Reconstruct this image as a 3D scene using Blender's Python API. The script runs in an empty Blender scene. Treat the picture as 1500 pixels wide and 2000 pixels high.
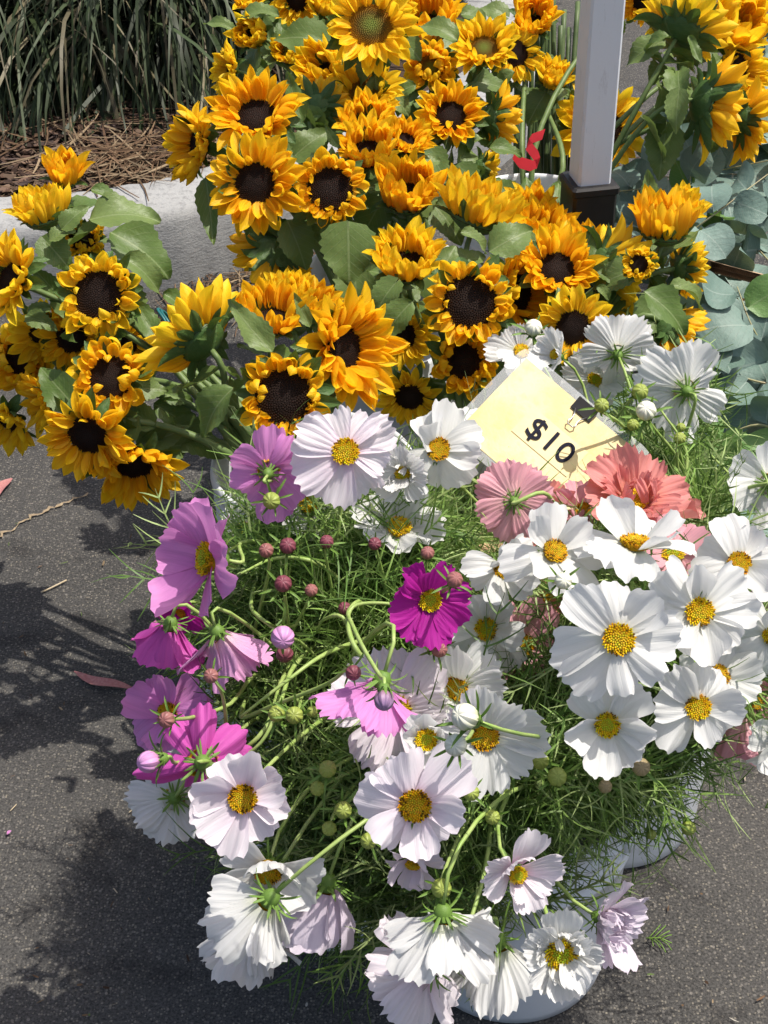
import bpy, math, random
import numpy as np
from mathutils import Vector, Matrix

rad = math.radians
rng = random.Random(11)
nrg = np.random.default_rng(5)
SC = bpy.context.scene
COL = SC.collection

# ------------------------------------------------------------------ camera
H, PITCH, ROLL, FPX, DK = 1.65, rad(36), rad(0), 3000.0, 1.95
CAM = Vector((0, 0, H))
F = Vector((0, math.cos(PITCH), -math.sin(PITCH)))
_R0 = Vector((1, 0, 0)); _U0 = Vector((0, math.sin(PITCH), math.cos(PITCH)))
R = _R0 * math.cos(ROLL) - _U0 * math.sin(ROLL)
U = _R0 * math.sin(ROLL) + _U0 * math.cos(ROLL)
cd = bpy.data.cameras.new('camera'); cam = bpy.data.objects.new('camera', cd); COL.objects.link(cam)
cd.sensor_fit = 'VERTICAL'; cd.sensor_height = 36; cd.lens = 36 * FPX / 2000
cd.clip_start = 0.02; cd.clip_end = 400
cam.matrix_world = Matrix(((R.x, U.x, -F.x, CAM.x), (R.y, U.y, -F.y, CAM.y), (R.z, U.z, -F.z, CAM.z), (0, 0, 0, 1)))
SC.camera = cam

# ------------------------------------------------------------------ light
TO_SUN = Vector((0.38, 0.10, 0.92)).normalized()
w = bpy.data.worlds.new('World'); SC.world = w; w.use_nodes = True
nt = w.node_tree; nt.nodes.clear()
sky = nt.nodes.new('ShaderNodeTexSky'); sky.sky_type = 'NISHITA'; sky.sun_disc = False; sky.air_density = 1.0; sky.dust_density = 4.0; sky.ozone_density = 0.5
sky.sun_elevation = math.asin(TO_SUN.z); sky.sun_rotation = math.atan2(TO_SUN.x, TO_SUN.y)
bg = nt.nodes.new('ShaderNodeBackground'); bg.inputs['Strength'].default_value = 0.15
wo = nt.nodes.new('ShaderNodeOutputWorld')
nt.links.new(sky.outputs[0], bg.inputs[0]); nt.links.new(bg.outputs[0], wo.inputs[0])
sd = bpy.data.lights.new('sun', 'SUN'); sd.energy = 4.6; sd.angle = rad(0.55); sd.color = (1.0, 0.95, 0.87)
so = bpy.data.objects.new('sun', sd); COL.objects.link(so)
so.rotation_euler = (-TO_SUN).to_track_quat('-Z', 'Y').to_euler(); so.location = (2, -1, 4)
vs = SC.view_settings; vs.view_transform = 'Standard'; vs.look = 'None'; vs.exposure = 0.24; vs.gamma = 1.0
vs.use_curve_mapping = False

# ------------------------------------------------------------------ helpers
def pt(px, py, d):
    """world point on the sight line of pixel (px,py) of the 1500x2000 photo at depth d * DK metres"""
    return CAM + (F + R * ((px - 750) / FPX) + U * ((1000 - py) / FPX)) * (d * DK)
def gpt(px, py, z=0.0):
    v = F + R * ((px - 750) / FPX) + U * ((1000 - py) / FPX)
    return CAM + v * ((z - H) / v.z)
def facing(n):
    nx, ny = n[0], n[1]; s = n[2] if len(n) > 2 else 1
    q = nx * nx + ny * ny
    if q > 0.97: k = math.sqrt(0.97 / q); nx *= k; ny *= k; q = 0.97
    return (R * nx + U * ny - F * (s * math.sqrt(1 - q))).normalized()
def frame(X, Z, loc):
    X = X.normalized(); Y = Z.cross(X)
    if Y.length < 1e-4: Y = X.orthogonal()
    Y.normalize(); Z = X.cross(Y)
    return Matrix(((X.x, Y.x, Z.x, loc.x), (X.y, Y.y, Z.y, loc.y), (X.z, Y.z, Z.z, loc.z), (0, 0, 0, 1)))
def zframe(Z, loc, spin=0.0):
    X = Z.orthogonal().normalized()
    return frame(X, Z, loc) @ Matrix.Rotation(spin, 4, 'Z')
def mesh(name, verts, faces, mat=None, smooth=True):
    me = bpy.data.meshes.new(name); me.from_pydata([tuple(v) for v in verts], [], faces); me.update()
    if smooth: me.polygons.foreach_set('use_smooth', [True] * len(me.polygons))
    if mat: me.materials.append(mat)
    return me
def quadmesh(name, V, Q, mat, cols=None, smooth=True):
    """fast mesh from numpy verts (n,3), quads (m,4)"""
    me = bpy.data.meshes.new(name)
    V = np.ascontiguousarray(V, dtype=np.float32); Q = np.ascontiguousarray(Q, dtype=np.int32)
    me.vertices.add(len(V)); me.vertices.foreach_set('co', V.ravel())
    me.loops.add(Q.size); me.loops.foreach_set('vertex_index', Q.ravel())
    me.polygons.add(len(Q)); me.polygons.foreach_set('loop_start', np.arange(0, Q.size, 4, dtype=np.int32))
    me.polygons.foreach_set('use_smooth', np.full(len(Q), smooth))
    if cols is not None:
        a = me.attributes.new('tint', 'FLOAT_COLOR', 'POINT')
        c4 = np.ones((len(V), 4), dtype=np.float32); c4[:, :3] = cols
        a.data.foreach_set('color', c4.ravel())
    me.materials.append(mat); me.update(calc_edges=True); me.validate()
    return me
def link(name, data, parent=None, M=None):
    o = bpy.data.objects.new(name, data); COL.objects.link(o)
    if parent: o.parent = parent
    if M is not None: o.matrix_basis = M
    return o
def tag(o, label=None, cat=None, group=None, kind=None):
    if label: o['label'] = label
    if cat: o['category'] = cat
    if group: o['group'] = group
    if kind: o['kind'] = kind
    return o
def empty(name, loc, label, cat, group=None):
    o = link(name, None, None, Matrix.Translation(loc)); o.empty_display_size = 0.02
    return tag(o, label, cat, group)
def tube(points, radii, n=6, cap=True):
    """tube verts/faces along a polyline"""
    P = [Vector(p) for p in points]; V = []; Fc = []
    t = (P[1] - P[0]).normalized(); up = t.orthogonal().normalized()
    for i, p in enumerate(P):
        t = (P[min(i + 1, len(P) - 1)] - P[max(i - 1, 0)]).normalized()
        up = (up - t * up.dot(t))
        up = up.normalized() if up.length > 1e-5 else t.orthogonal().normalized()
        sdv = t.cross(up); r = radii[i] if hasattr(radii, '__len__') else radii
        for k in range(n):
            a = 2 * math.pi * k / n; V.append(p + up * (r * math.cos(a)) + sdv * (r * math.sin(a)))
    for i in range(len(P) - 1):
        for k in range(n):
            a = i * n + k; b = i * n + (k + 1) % n
            Fc.append((a, b, b + n, a + n))
    if cap:
        Fc.append(tuple(range(n - 1, -1, -1))); Fc.append(tuple(range((len(P) - 1) * n, len(P) * n)))
    return V, Fc
def merge(parts):
    V = []; Fc = []
    for v, f in parts:
        o = len(V); V += list(v); Fc += [tuple(i + o for i in q) for q in f]
    return V, Fc
def lathe(prof, n=48):
    V = []; Fc = []
    for r, z in prof:
        for k in range(n):
            a = 2 * math.pi * k / n; V.append((r * math.cos(a), r * math.sin(a), z))
    for i in range(len(prof) - 1):
        for k in range(n):
            a = i * n + k; b = i * n + (k + 1) % n
            Fc.append((a, b, b + n, a + n))
    return V, Fc
def box(sx, sy, sz, c=(0, 0, 0), bev=0.0):
    x, y, z = sx / 2, sy / 2, sz / 2; b = bev
    if b <= 0:
        V = [(c[0] + i * x, c[1] + j * y, c[2] + k * z) for k in (-1, 1) for j in (-1, 1) for i in (-1, 1)]
        return V, [(0, 2, 3, 1), (4, 5, 7, 6), (0, 1, 5, 4), (2, 6, 7, 3), (0, 4, 6, 2), (1, 3, 7, 5)]
    prof = [(-z, b), (-z + b, 0), (z - b, 0), (z, b)]; V = []; Fc = []
    for zz, ins in prof:
        X, Y = x - ins, y - ins
        ring = [(X - b, -Y), (X, -Y + b), (X, Y - b), (X - b, Y), (-X + b, Y), (-X, Y - b), (-X, -Y + b), (-X + b, -Y)]
        V += [(c[0] + p, c[1] + q, c[2] + zz) for p, q in ring]
    for i in range(3):
        for k in range(8):
            a = i * 8 + k; bb = i * 8 + (k + 1) % 8; Fc.append((a, bb, bb + 8, a + 8))
    Fc.append(tuple(range(7, -1, -1))); Fc.append(tuple(range(24, 32)))
    return V, Fc
def bez(p0, p1, p2, p3, n):
    out = []
    for i in range(n + 1):
        t = i / n; a = 1 - t
        out.append(p0 * a**3 + p1 * (3 * a * a * t) + p2 * (3 * a * t * t) + p3 * t**3)
    return out
def spline(pts, n=5):
    """Catmull-Rom through points"""
    P = [pts[0] * 2 - pts[1]] + list(pts) + [pts[-1] * 2 - pts[-2]]; out = []
    for i in range(1, len(P) - 2):
        a, b, c, d = P[i - 1], P[i], P[i + 1], P[i + 2]
        for k in range(n):
            t = k / n
            out.append(0.5 * ((b * 2) + (c - a) * t + (a * 2 - b * 5 + c * 4 - d) * t * t + (b * 3 - a - c * 3 + d) * t**3))
    out.append(P[-2]); return out

# ------------------------------------------------------------------ materials
def newmat(name):
    m = bpy.data.materials.new(name); m.use_nodes = True; t = m.node_tree; t.nodes.clear()
    return m, t, lambda k: t.nodes.new(k)
def ramp(t, fac, stops):
    r = t.nodes.new('ShaderNodeValToRGB'); e = r.color_ramp.elements
    while len(e) < len(stops): e.new(0.5)
    for el, (p, c) in zip(e, stops): el.position = p; el.color = (*c, 1)
    t.links.new(fac, r.inputs[0]); return r.outputs[0]
def mixc(t, a, b, fac, mode='MIX'):
    m = t.nodes.new('ShaderNodeMix'); m.data_type = 'RGBA'; m.blend_type = mode
    for sock, v in ((m.inputs[0], fac), (m.inputs[6], a), (m.inputs[7], b)):
        if hasattr(v, 'is_linked'): t.links.new(v, sock)
        elif isinstance(v, (int, float)): sock.default_value = v
        else: sock.default_value = (*v, 1)
    return m.outputs[2]
def mathn(t, op, a, b=None, clamp=False):
    m = t.nodes.new('ShaderNodeMath'); m.operation = op; m.use_clamp = clamp
    for i, v in enumerate((a, b)):
        if v is None: continue
        if hasattr(v, 'is_linked'): t.links.new(v, m.inputs[i])
        else: m.inputs[i].default_value = v
    return m.outputs[0]
def noise(t, vec, scale, detail=4, rough=0.55):
    n = t.nodes.new('ShaderNodeTexNoise'); n.inputs['Scale'].default_value = scale
    n.inputs['Detail'].default_value = detail; n.inputs['Roughness'].default_value = rough
    if vec is not None: t.links.new(vec, n.inputs['Vector'])
    return n.outputs['Fac']
def finish(t, color, rough=0.5, bump=None, bstr=0.3, bdist=0.002, trans=0.0, tcol=None, spec=0.3, metal=0.0):
    p = t.nodes.new('ShaderNodeBsdfPrincipled'); o = t.nodes.new('ShaderNodeOutputMaterial')
    def put(sock, v):
        if hasattr(v, 'is_linked'): t.links.new(v, sock)
        elif isinstance(v, (int, float)): sock.default_value = v
        else: sock.default_value = (*v, 1)
    put(p.inputs['Base Color'], color); put(p.inputs['Roughness'], rough)
    p.inputs['Specular IOR Level'].default_value = spec; p.inputs['Metallic'].default_value = metal
    nrm = None
    if bump is not None:
        b = t.nodes.new('ShaderNodeBump'); b.inputs['Strength'].default_value = bstr; b.inputs['Distance'].default_value = bdist
        t.links.new(bump, b.inputs['Height']); t.links.new(b.outputs[0], p.inputs['Normal']); nrm = b.outputs[0]
    if trans > 0:
        tr = t.nodes.new('ShaderNodeBsdfTranslucent'); put(tr.inputs['Color'], tcol if tcol is not None else color)
        mx = t.nodes.new('ShaderNodeMixShader'); mx.inputs[0].default_value = trans
        t.links.new(p.outputs[0], mx.inputs[1]); t.links.new(tr.outputs[0], mx.inputs[2]); t.links.new(mx.outputs[0], o.inputs[0])
    else: t.links.new(p.outputs[0], o.inputs[0])
def coords(t, which='Generated'):
    n = t.nodes.new('ShaderNodeTexCoord'); return n.outputs[which]
def sep(t, vec):
    s = t.nodes.new('ShaderNodeSeparateXYZ'); t.links.new(vec, s.inputs[0]); return s.outputs
def objrand(t): return t.nodes.new('ShaderNodeObjectInfo').outputs['Random']
def stretch(t, vec, sc):
    m = t.nodes.new('ShaderNodeMapping'); m.inputs['Scale'].default_value = sc; t.links.new(vec, m.inputs[0]); return m.outputs[0]

def m_sunpetal(name, tip, base, edge):
    m, t, N = newmat(name); g = coords(t); x, y, z = sep(t, g)
    c = ramp(t, x, [(0.0, base), (0.30, tuple((a * .5 + b * .5) for a, b in zip(base, tip))), (0.75, tip)])
    r = objrand(t); streak = noise(t, stretch(t, g, (1.0, 11, 1)), 1.0, 3)
    ay = mathn(t, 'MULTIPLY', mathn(t, 'ABSOLUTE', mathn(t, 'SUBTRACT', y, 0.5)), 2.0)
    c = mixc(t, c, edge, mathn(t, 'MULTIPLY', mathn(t, 'MULTIPLY', ay, ay), 0.75))
    c = mixc(t, c, base, mathn(t, 'MULTIPLY', r, 0.45))
    c = mixc(t, c, tuple(v * .80 for v in base), mathn(t, 'MULTIPLY', mathn(t, 'SUBTRACT', streak, 0.50, True), 2.0, True))
    finish(t, c, 0.45, streak, 0.45, 0.003, 0.48, c, 0.25); return m
M_SUN = m_sunpetal('sunflower_petal', (0.98, 0.65, 0.016), (0.95, 0.46, 0.006), (0.98, 0.76, 0.05))
M_SUNY = m_sunpetal('sunflower_petal_yellow', (0.98, 0.71, 0.022), (0.95, 0.57, 0.012), (0.98, 0.78, 0.06))

def m_petal(name, tip, base, mid=None, trans=0.40, vein=0.10):
    m, t, N = newmat(name); g = coords(t); x, y, z = sep(t, g)
    mid = mid or tuple((a + b) / 2 for a, b in zip(tip, base))
    c = ramp(t, x, [(0.0, base), (0.28, mid), (0.62, tip)])
    st = noise(t, stretch(t, g, (0.8, 22, 1)), 1.0, 2)
    c = mixc(t, c, tuple(v * (1 - vein) for v in mid), mathn(t, 'MULTIPLY', mathn(t, 'SUBTRACT', st, 0.48, True), 2.2, True))
    r = objrand(t); c = mixc(t, c, tuple(v * .90 for v in tip), mathn(t, 'MULTIPLY', r, 0.5))
    finish(t, c, 0.5, st, 0.4, 0.002, trans, c, 0.2); return m
COSM = {
    'white': m_petal('cosmos_petal_white', (0.78, 0.78, 0.765), (0.62, 0.65, 0.45), (0.77, 0.77, 0.735)),
    'blush': m_petal('cosmos_petal_blush', (0.83, 0.77, 0.81), (0.76, 0.42, 0.60), (0.82, 0.70, 0.77)),
    'lilac': m_petal('cosmos_petal_lilac', (0.78, 0.70, 0.79), (0.70, 0.52, 0.64), (0.77, 0.67, 0.76)),
    'pink': m_petal('cosmos_petal_pink', (0.72, 0.29, 0.62), (0.60, 0.16, 0.45), (0.70, 0.25, 0.59), 0.36, 0.3),
    'palepink': m_petal('cosmos_petal_pale_pink', (0.74, 0.36, 0.62), (0.76, 0.56, 0.60), (0.74, 0.44, 0.64), 0.36, 0.3),
    'magenta': m_petal('cosmos_petal_magenta', (0.46, 0.02, 0.32), (0.34, 0.008, 0.22), (0.44, 0.016, 0.30), 0.36, 0.35),
    'hotpink': m_petal('cosmos_petal_hot_pink', (0.62, 0.11, 0.45), (0.50, 0.06, 0.32), (0.60, 0.09, 0.42), 0.36, 0.3),
    'coral': m_petal('cosmos_petal_coral', (0.74, 0.29, 0.27), (0.74, 0.34, 0.16), (0.74, 0.30, 0.23), 0.36, 0.3),
    'rose': m_petal('cosmos_petal_rose', (0.75, 0.37, 0.43), (0.74, 0.50, 0.46), (0.75, 0.42, 0.44), 0.36, 0.3),
}
def m_leaf(name, c0, c1, vein, trans=0.25, rough=0.45):
    m, t, N = newmat(name); g = coords(t); x, y, z = sep(t, g); r = objrand(t)
    n1 = noise(t, g, 3.0, 4)
    c = mixc(t, c0, c1, mathn(t, 'ADD', mathn(t, 'MULTIPLY', r, 0.7), mathn(t, 'MULTIPLY', n1, 0.4), True))
    ay = mathn(t, 'ABSOLUTE', mathn(t, 'SUBTRACT', y, 0.5))
    mid = mathn(t, 'LESS_THAN', ay, 0.018)
    ph = mathn(t, 'SUBTRACT', mathn(t, 'MULTIPLY', x, 7.5), mathn(t, 'MULTIPLY', ay, 6.0))
    side = mathn(t, 'LESS_THAN', mathn(t, 'ABSOLUTE', mathn(t, 'SUBTRACT', mathn(t, 'FRACT', ph), 0.5)), 0.05)
    vv = mathn(t, 'MAXIMUM', mid, mathn(t, 'MULTIPLY', side, 0.45))
    c = mixc(t, c, vein, mathn(t, 'MULTIPLY', vv, 0.55))
    h = mathn(t, 'SUBTRACT', mathn(t, 'MULTIPLY', n1, 0.6), mathn(t, 'MULTIPLY', vv, 0.5))
    finish(t, c, rough, h, 0.8, 0.006, trans, mixc(t, c, (0.16, 0.26, 0.02), 0.5), 0.3); return m
M_LEAF = m_leaf('sunflower_leaf', (0.080, 0.140, 0.028), (0.165, 0.225, 0.068), (0.26, 0.32, 0.14))
M_BRACT = m_leaf('sunflower_bract', (0.05, 0.11, 0.025), (0.10, 0.17, 0.05), (0.14, 0.22, 0.08), 0.2)
M_EUC = m_leaf('eucalyptus_leaf', (0.085, 0.145, 0.115), (0.20, 0.285, 0.245), (0.27, 0.34, 0.29), 0.10, 0.55)
M_EUCG = m_leaf('eucalyptus_leaf_green', (0.10, 0.22, 0.05), (0.16, 0.28, 0.09), (0.24, 0.33, 0.15), 0.25, 0.45)
def m_plain(name, c0, c1, scale=30, rough=0.5, bstr=0.2, trans=0.0, spec=0.3, metal=0.0, coord='Object', bdist=0.002):
    m, t, N = newmat(name); n = noise(t, coords(t, coord), scale, 5)
    finish(t, mixc(t, c0, c1, ramp(t, n, [(0.3, (0, 0, 0)), (0.7, (1, 1, 1))])), rough, n, bstr, bdist, trans, None, spec, metal); return m
M_STEM = m_plain('flower_stem', (0.085, 0.14, 0.04), (0.16, 0.22, 0.075), 40)
M_STEMC = m_plain('cosmos_stem', (0.22, 0.34, 0.07), (0.36, 0.44, 0.15), 50, 0.4)
M_CALYX = m_plain('cosmos_calyx', (0.09, 0.19, 0.03), (0.19, 0.30, 0.06), 90, 0.45, 0.2, 0.15)
M_TWIG = m_plain('eucalyptus_twig', (0.30, 0.32, 0.14), (0.38, 0.30, 0.20), 20)
def m_disc(name, inner, outer, rim):
    m, t, N = newmat(name); o = coords(t, 'Object'); x, y, z = sep(t, o)
    r = mathn(t, 'SQRT', mathn(t, 'ADD', mathn(t, 'MULTIPLY', x, x), mathn(t, 'MULTIPLY', y, y)))
    n = noise(t, o, 14, 3)
    c = ramp(t, mathn(t, 'ADD', r, mathn(t, 'MULTIPLY', mathn(t, 'SUBTRACT', n, 0.5), 0.15)), [(0.15, inner), (0.6, outer), (0.97, rim)])
    finish(t, c, 0.75, n, 0.4, 0.02, 0, None, 0.15); return m
M_DISC = m_disc('sunflower_disc', (0.022, 0.013, 0.010), (0.018, 0.009, 0.006), (0.05, 0.022, 0.008))
M_DISCG = m_disc('sunflower_disc_green', (0.14, 0.17, 0.03), (0.13, 0.075, 0.012), (0.42, 0.19, 0.01))
def m_tint(name, rough=0.6, trans=0.0, spec=0.25, nscale=60):
    m, t, N = newmat(name); a = N('ShaderNodeAttribute'); a.attribute_name = 'tint'
    n = noise(t, coords(t, 'Object'), nscale, 2)
    c = mixc(t, a.outputs['Color'], (0.5, 0.5, 0.5), 0.0)
    c = mixc(t, c, mixc(t, c, (0.6, 0.6, 0.6), 1.0, 'MULTIPLY'), n)
    finish(t, c, rough, None, 0, 0, trans, c, spec); return m
M_TINT = m_tint('grass_blade', 0.5, 0.12, 0.25)
M_FERN = m_tint('feathery_foliage', 0.45, 0.30)
M_CHIP = m_tint('bark_mulch', 0.9, 0, 0.1)
M_FLORET = m_tint('cosmos_florets', 0.6, 0.1, 0.15, 300)
def m_bud(name, c0, c1):
    m, t, N = newmat(name); o = coords(t, 'Object'); x, y, z = sep(t, o)
    a = mathn(t, 'ARCTAN2', y, x); s = mathn(t, 'SINE', mathn(t, 'MULTIPLY', a, 8))
    zz = mathn(t, 'ADD', mathn(t, 'MULTIPLY', z, 0.5), 0.5)
    c = mixc(t, c0, c1, mathn(t, 'ADD', zz, mathn(t, 'MULTIPLY', noise(t, o, 3, 3), 0.3), True))
    c = mixc(t, c, tuple(v * .6 for v in c1), mathn(t, 'MULTIPLY', mathn(t, 'GREATER_THAN', s, 0.93), 0.4))
    finish(t, c, 0.5, s, 0.25, 0.05, 0.1, c, 0.4); return m
BUDM = {'maroon': m_bud('bud_maroon', (0.13, 0.035, 0.045), (0.20, 0.05, 0.07)), 'rust': m_bud('bud_rust', (0.22, 0.15, 0.07), (0.30, 0.115, 0.105)),
        'green': m_bud('bud_green', (0.20, 0.28, 0.03), (0.30, 0.36, 0.07)), 'white': m_bud('bud_white', (0.42, 0.48, 0.10), (0.80, 0.79, 0.64)),
        'pink': m_bud('bud_pink', (0.48, 0.20, 0.34), (0.62, 0.30, 0.56)), 'olive': m_bud('bud_olive', (0.22, 0.26, 0.06), (0.36, 0.27, 0.14)),
        'purple': m_bud('bud_purple', (0.25, 0.12, 0.10), (0.33, 0.20, 0.36))}
# plastics, metals, card
m, t, N = newmat('white_plastic'); o_ = coords(t, 'Object'); n_ = noise(t, stretch(t, o_, (3, 3, 22)), 3, 5); n2 = noise(t, o_, 9, 5)
c_ = mixc(t, (0.74, 0.76, 0.78), (0.50, 0.50, 0.49), ramp(t, n2, [(0.52, (0, 0, 0)), (0.85, (1, 1, 1))]))
finish(t, c_, 0.38, n_, 0.15, 0.003, 0.12, (0.7, 0.72, 0.75), 0.45); M_BUCKET = m
m, t, N = newmat('painted_aluminium'); o_ = coords(t, 'Object'); n_ = noise(t, stretch(t, o_, (30, 30, 4)), 4, 6, 0.7); n2 = noise(t, stretch(t, o_, (1, 1, .35)), 48, 6, 0.75)
c_ = mixc(t, (0.66, 0.69, 0.73), (0.36, 0.36, 0.38), ramp(t, n2, [(0.60, (0, 0, 0)), (0.80, (.8, .8, .8))]))
c_ = mixc(t, c_, (0.50, 0.50, 0.50), ramp(t, n_, [(0.62, (0, 0, 0)), (0.7, (1, 1, 1))]))
finish(t, c_, 0.42, n_, 0.15, 0.001, 0, None, 0.5, 0.0); M_ALU = m
M_BLACK = m_plain('black_plastic', (0.011, 0.010, 0.010), (0.024, 0.021, 0.019), 25, 0.5, 0.2)
M_STEEL = m_plain('steel_wire', (0.55, 0.55, 0.55), (0.42, 0.40, 0.38), 80, 0.28, 0.1, 0, 0.5, 1.0)
M_RED = m_plain('red_ribbon', (0.48, 0.012, 0.02), (0.34, 0.008, 0.014), 20, 0.45)
M_TEAL = m_plain('teal_band', (0.01, 0.09, 0.09), (0.02, 0.14, 0.15), 40, 0.4)
M_INK = m_plain('dark_ink', (0.010, 0.011, 0.02), (0.016, 0.016, 0.026), 60, 0.8, 0.1, 0, 0.1)
m, t, N = newmat('yellow_paper'); o_ = coords(t, 'Object'); n1 = noise(t, o_, 14, 6, 0.65); n2 = noise(t, o_, 55, 4); n3 = noise(t, o_, 7, 3)
c_ = mixc(t, (0.58, 0.43, 0.15), (0.64, 0.53, 0.28), ramp(t, n1, [(0.40, (0, 0, 0)), (0.58, (1, 1, 1))]))
c_ = mixc(t, c_, (0.42, 0.29, 0.09), ramp(t, n2, [(0.50, (0, 0, 0)), (0.72, (.6, .6, .6))]))
c_ = mixc(t, c_, (0.60, 0.34, 0.12), ramp(t, n3, [(0.66, (0, 0, 0)), (0.75, (.6, .6, .6))]))
finish(t, c_, 0.5, n1, 0.35, 0.004, 0, None, 0.3); M_PAPER = m
M_LABEL = m_plain('label_paper', (0.58, 0.46, 0.19), (0.62, 0.51, 0.25), 40, 0.45, 0.1, 0, 0.3)
m, t, N = newmat('laminate_film'); p = N('ShaderNodeBsdfPrincipled'); p.inputs['Base Color'].default_value = (0.75, 0.77, 0.78, 1); p.inputs['Roughness'].default_value = 0.3
tr = N('ShaderNodeBsdfTransparent'); mx = N('ShaderNodeMixShader'); mx.inputs[0].default_value = 0.22; oo = N('ShaderNodeOutputMaterial')
t.links.new(tr.outputs[0], mx.inputs[1]); t.links.new(p.outputs[0], mx.inputs[2]); t.links.new(mx.outputs[0], oo.inputs[0]); M_FILM = m
m, t, N = newmat('raw_wood'); o_ = coords(t, 'Object'); n_ = noise(t, stretch(t, o_, (4, 90, 90)), 1.0, 5)
finish(t, mixc(t, (0.42, 0.26, 0.14), (0.56, 0.38, 0.23), n_), 0.7, n_, 0.3, 0.002); M_WOOD = m
m, t, N = newmat('cardboard'); o_ = coords(t, 'Object'); n_ = noise(t, o_, 20, 5)
finish(t, mixc(t, (0.36, 0.24, 0.14), (0.46, 0.33, 0.21), n_), 0.85, n_, 0.3, 0.002); M_CARD = m
M_REDLEAF = m_plain('dry_red_leaf', (0.30, 0.10, 0.10), (0.40, 0.19, 0.17), 25, 0.6)
M_STRAW = m_plain('dry_twig', (0.42, 0.33, 0.21), (0.55, 0.46, 0.32), 40, 0.7)
M_SAND = m_plain('sandy_crack_fill', (0.20, 0.15, 0.10), (0.36, 0.28, 0.18), 160, 0.9, 0.6, 0, 0.1)
# asphalt
m, t, N = newmat('asphalt'); o_ = coords(t, 'Object')
big = noise(t, o_, 2.2, 5, 0.6); fine = noise(t, o_, 260, 4, 0.75); mid = noise(t, o_, 55, 4, 0.6)
v = N('ShaderNodeTexVoronoi'); v.inputs['Scale'].default_value = 260; t.links.new(o_, v.inputs['Vector'])
sv = sep(t, v.outputs['Color'])
stone = mathn(t, 'MULTIPLY', mathn(t, 'LESS_THAN', v.outputs['Distance'], 0.42), ramp(t, sv[0], [(0.45, (0, 0, 0)), (0.95, (1, 1, 1))]))
c_ = mixc(t, (0.030, 0.029, 0.028), (0.118, 0.112, 0.104), ramp(t, mathn(t, 'ADD', mathn(t, 'MULTIPLY', fine, 0.85), mathn(t, 'MULTIPLY', big, 0.22)), [(0.42, (0, 0, 0)), (0.68, (1, 1, 1))]))
c_ = mixc(t, c_, mixc(t, (0.20, 0.185, 0.165), (0.36, 0.32, 0.25), sv[1]), mathn(t, 'MULTIPLY', stone, 0.6))
v2 = N('ShaderNodeTexVoronoi'); v2.inputs['Scale'].default_value = 150; t.links.new(o_, v2.inputs['Vector']); sv2 = sep(t, v2.outputs['Color'])
peb = mathn(t, 'MULTIPLY', mathn(t, 'LESS_THAN', v2.outputs['Distance'], 0.33), mathn(t, 'GREATER_THAN', sv2[0], 0.80))
c_ = mixc(t, c_, mixc(t, (0.16, 0.15, 0.14), (0.34, 0.31, 0.27), sv2[1]), mathn(t, 'MULTIPLY', peb, 0.45))
spill = ramp(t, noise(t, o_, 9, 4, 0.55), [(0.57, (0, 0, 0)), (0.66, (1, 1, 1))])
c_ = mixc(t, c_, mixc(t, c_, (0.40, 0.39, 0.40), 1.0, 'MULTIPLY'), mathn(t, 'MULTIPLY', spill, 0.6))
hh = mathn(t, 'ADD', mathn(t, 'MULTIPLY', stone, 0.5), mathn(t, 'ADD', fine, mid))
finish(t, c_, 0.85, hh, 0.9, 0.004, 0, None, 0.2); M_ASPH = m
# concrete
m, t, N = newmat('concrete'); o_ = coords(t, 'Object'); n1 = noise(t, o_, 5, 6, 0.65); n2 = noise(t, stretch(t, o_, (1, 1, 3)), 60, 6, 0.75); n3 = noise(t, o_, 220, 3)
c_ = mixc(t, (0.26, 0.26, 0.255), (0.37, 0.37, 0.36), n1); c_ = mixc(t, c_, (0.17, 0.17, 0.17), ramp(t, n2, [(0.5, (0, 0, 0)), (0.66, (.75, .75, .75))]))
finish(t, c_, 0.9, mathn(t, 'ADD', n2, mathn(t, 'MULTIPLY', n3, 0.4)), 0.5, 0.005, 0, None, 0.15); M_CONC = m
m, t, N = newmat('soil'); o_ = coords(t, 'Object'); n1 = noise(t, o_, 18, 6, 0.7)
finish(t, mixc(t, (0.035, 0.022, 0.015), (0.11, 0.075, 0.055), n1), 0.95, n1, 1.0, 0.02, 0, None, 0.1); M_SOIL = m

# ================================================================== SETTING
G = 60.0
V = [(-G, -G, 0), (G, -G, 0), (G, G, 0), (-G, G, 0)]
ground = tag(link('asphalt_ground', mesh('asphalt_ground', V, [(0, 1, 2, 3)], M_ASPH)), 'dark grey asphalt car park ground with pale speckles', kind='structure')

# sandy crack running across the asphalt (parts of the ground)
def crack(pixels, wmin, wmax):
    P = spline([gpt(x, y, 0.004) for x, y in pixels], 7); V = []; Fc = []
    for i, p in enumerate(P):
        tdir = (P[min(i + 1, len(P) - 1)] - P[max(i - 1, 0)]).normalized(); s = Vector((-tdir.y, tdir.x, 0))
        ww = rng.uniform(wmin, wmax) * (0.4 if i in (0, len(P) - 1) else 1)
        j = s * rng.uniform(-0.006, 0.006)
        V += [p + s * ww + j, p + j + Vector((0, 0, 0.0012)), p - s * ww + j]
    for i in range(len(P) - 1):
        a = i * 3; Fc += [(a, a + 1, a + 4, a + 3), (a + 1, a + 2, a + 5, a + 4)]
    return link('crack', mesh('crack', V, Fc, M_SAND), ground)
crack([(-60, 1075), (0, 1045), (40, 1022), (80, 1000), (125, 982), (172, 962)], 0.0002, 0.0042)
crack([(245, 925), (290, 903), (325, 886), (362, 869)], 0.001, 0.0045)

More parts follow.
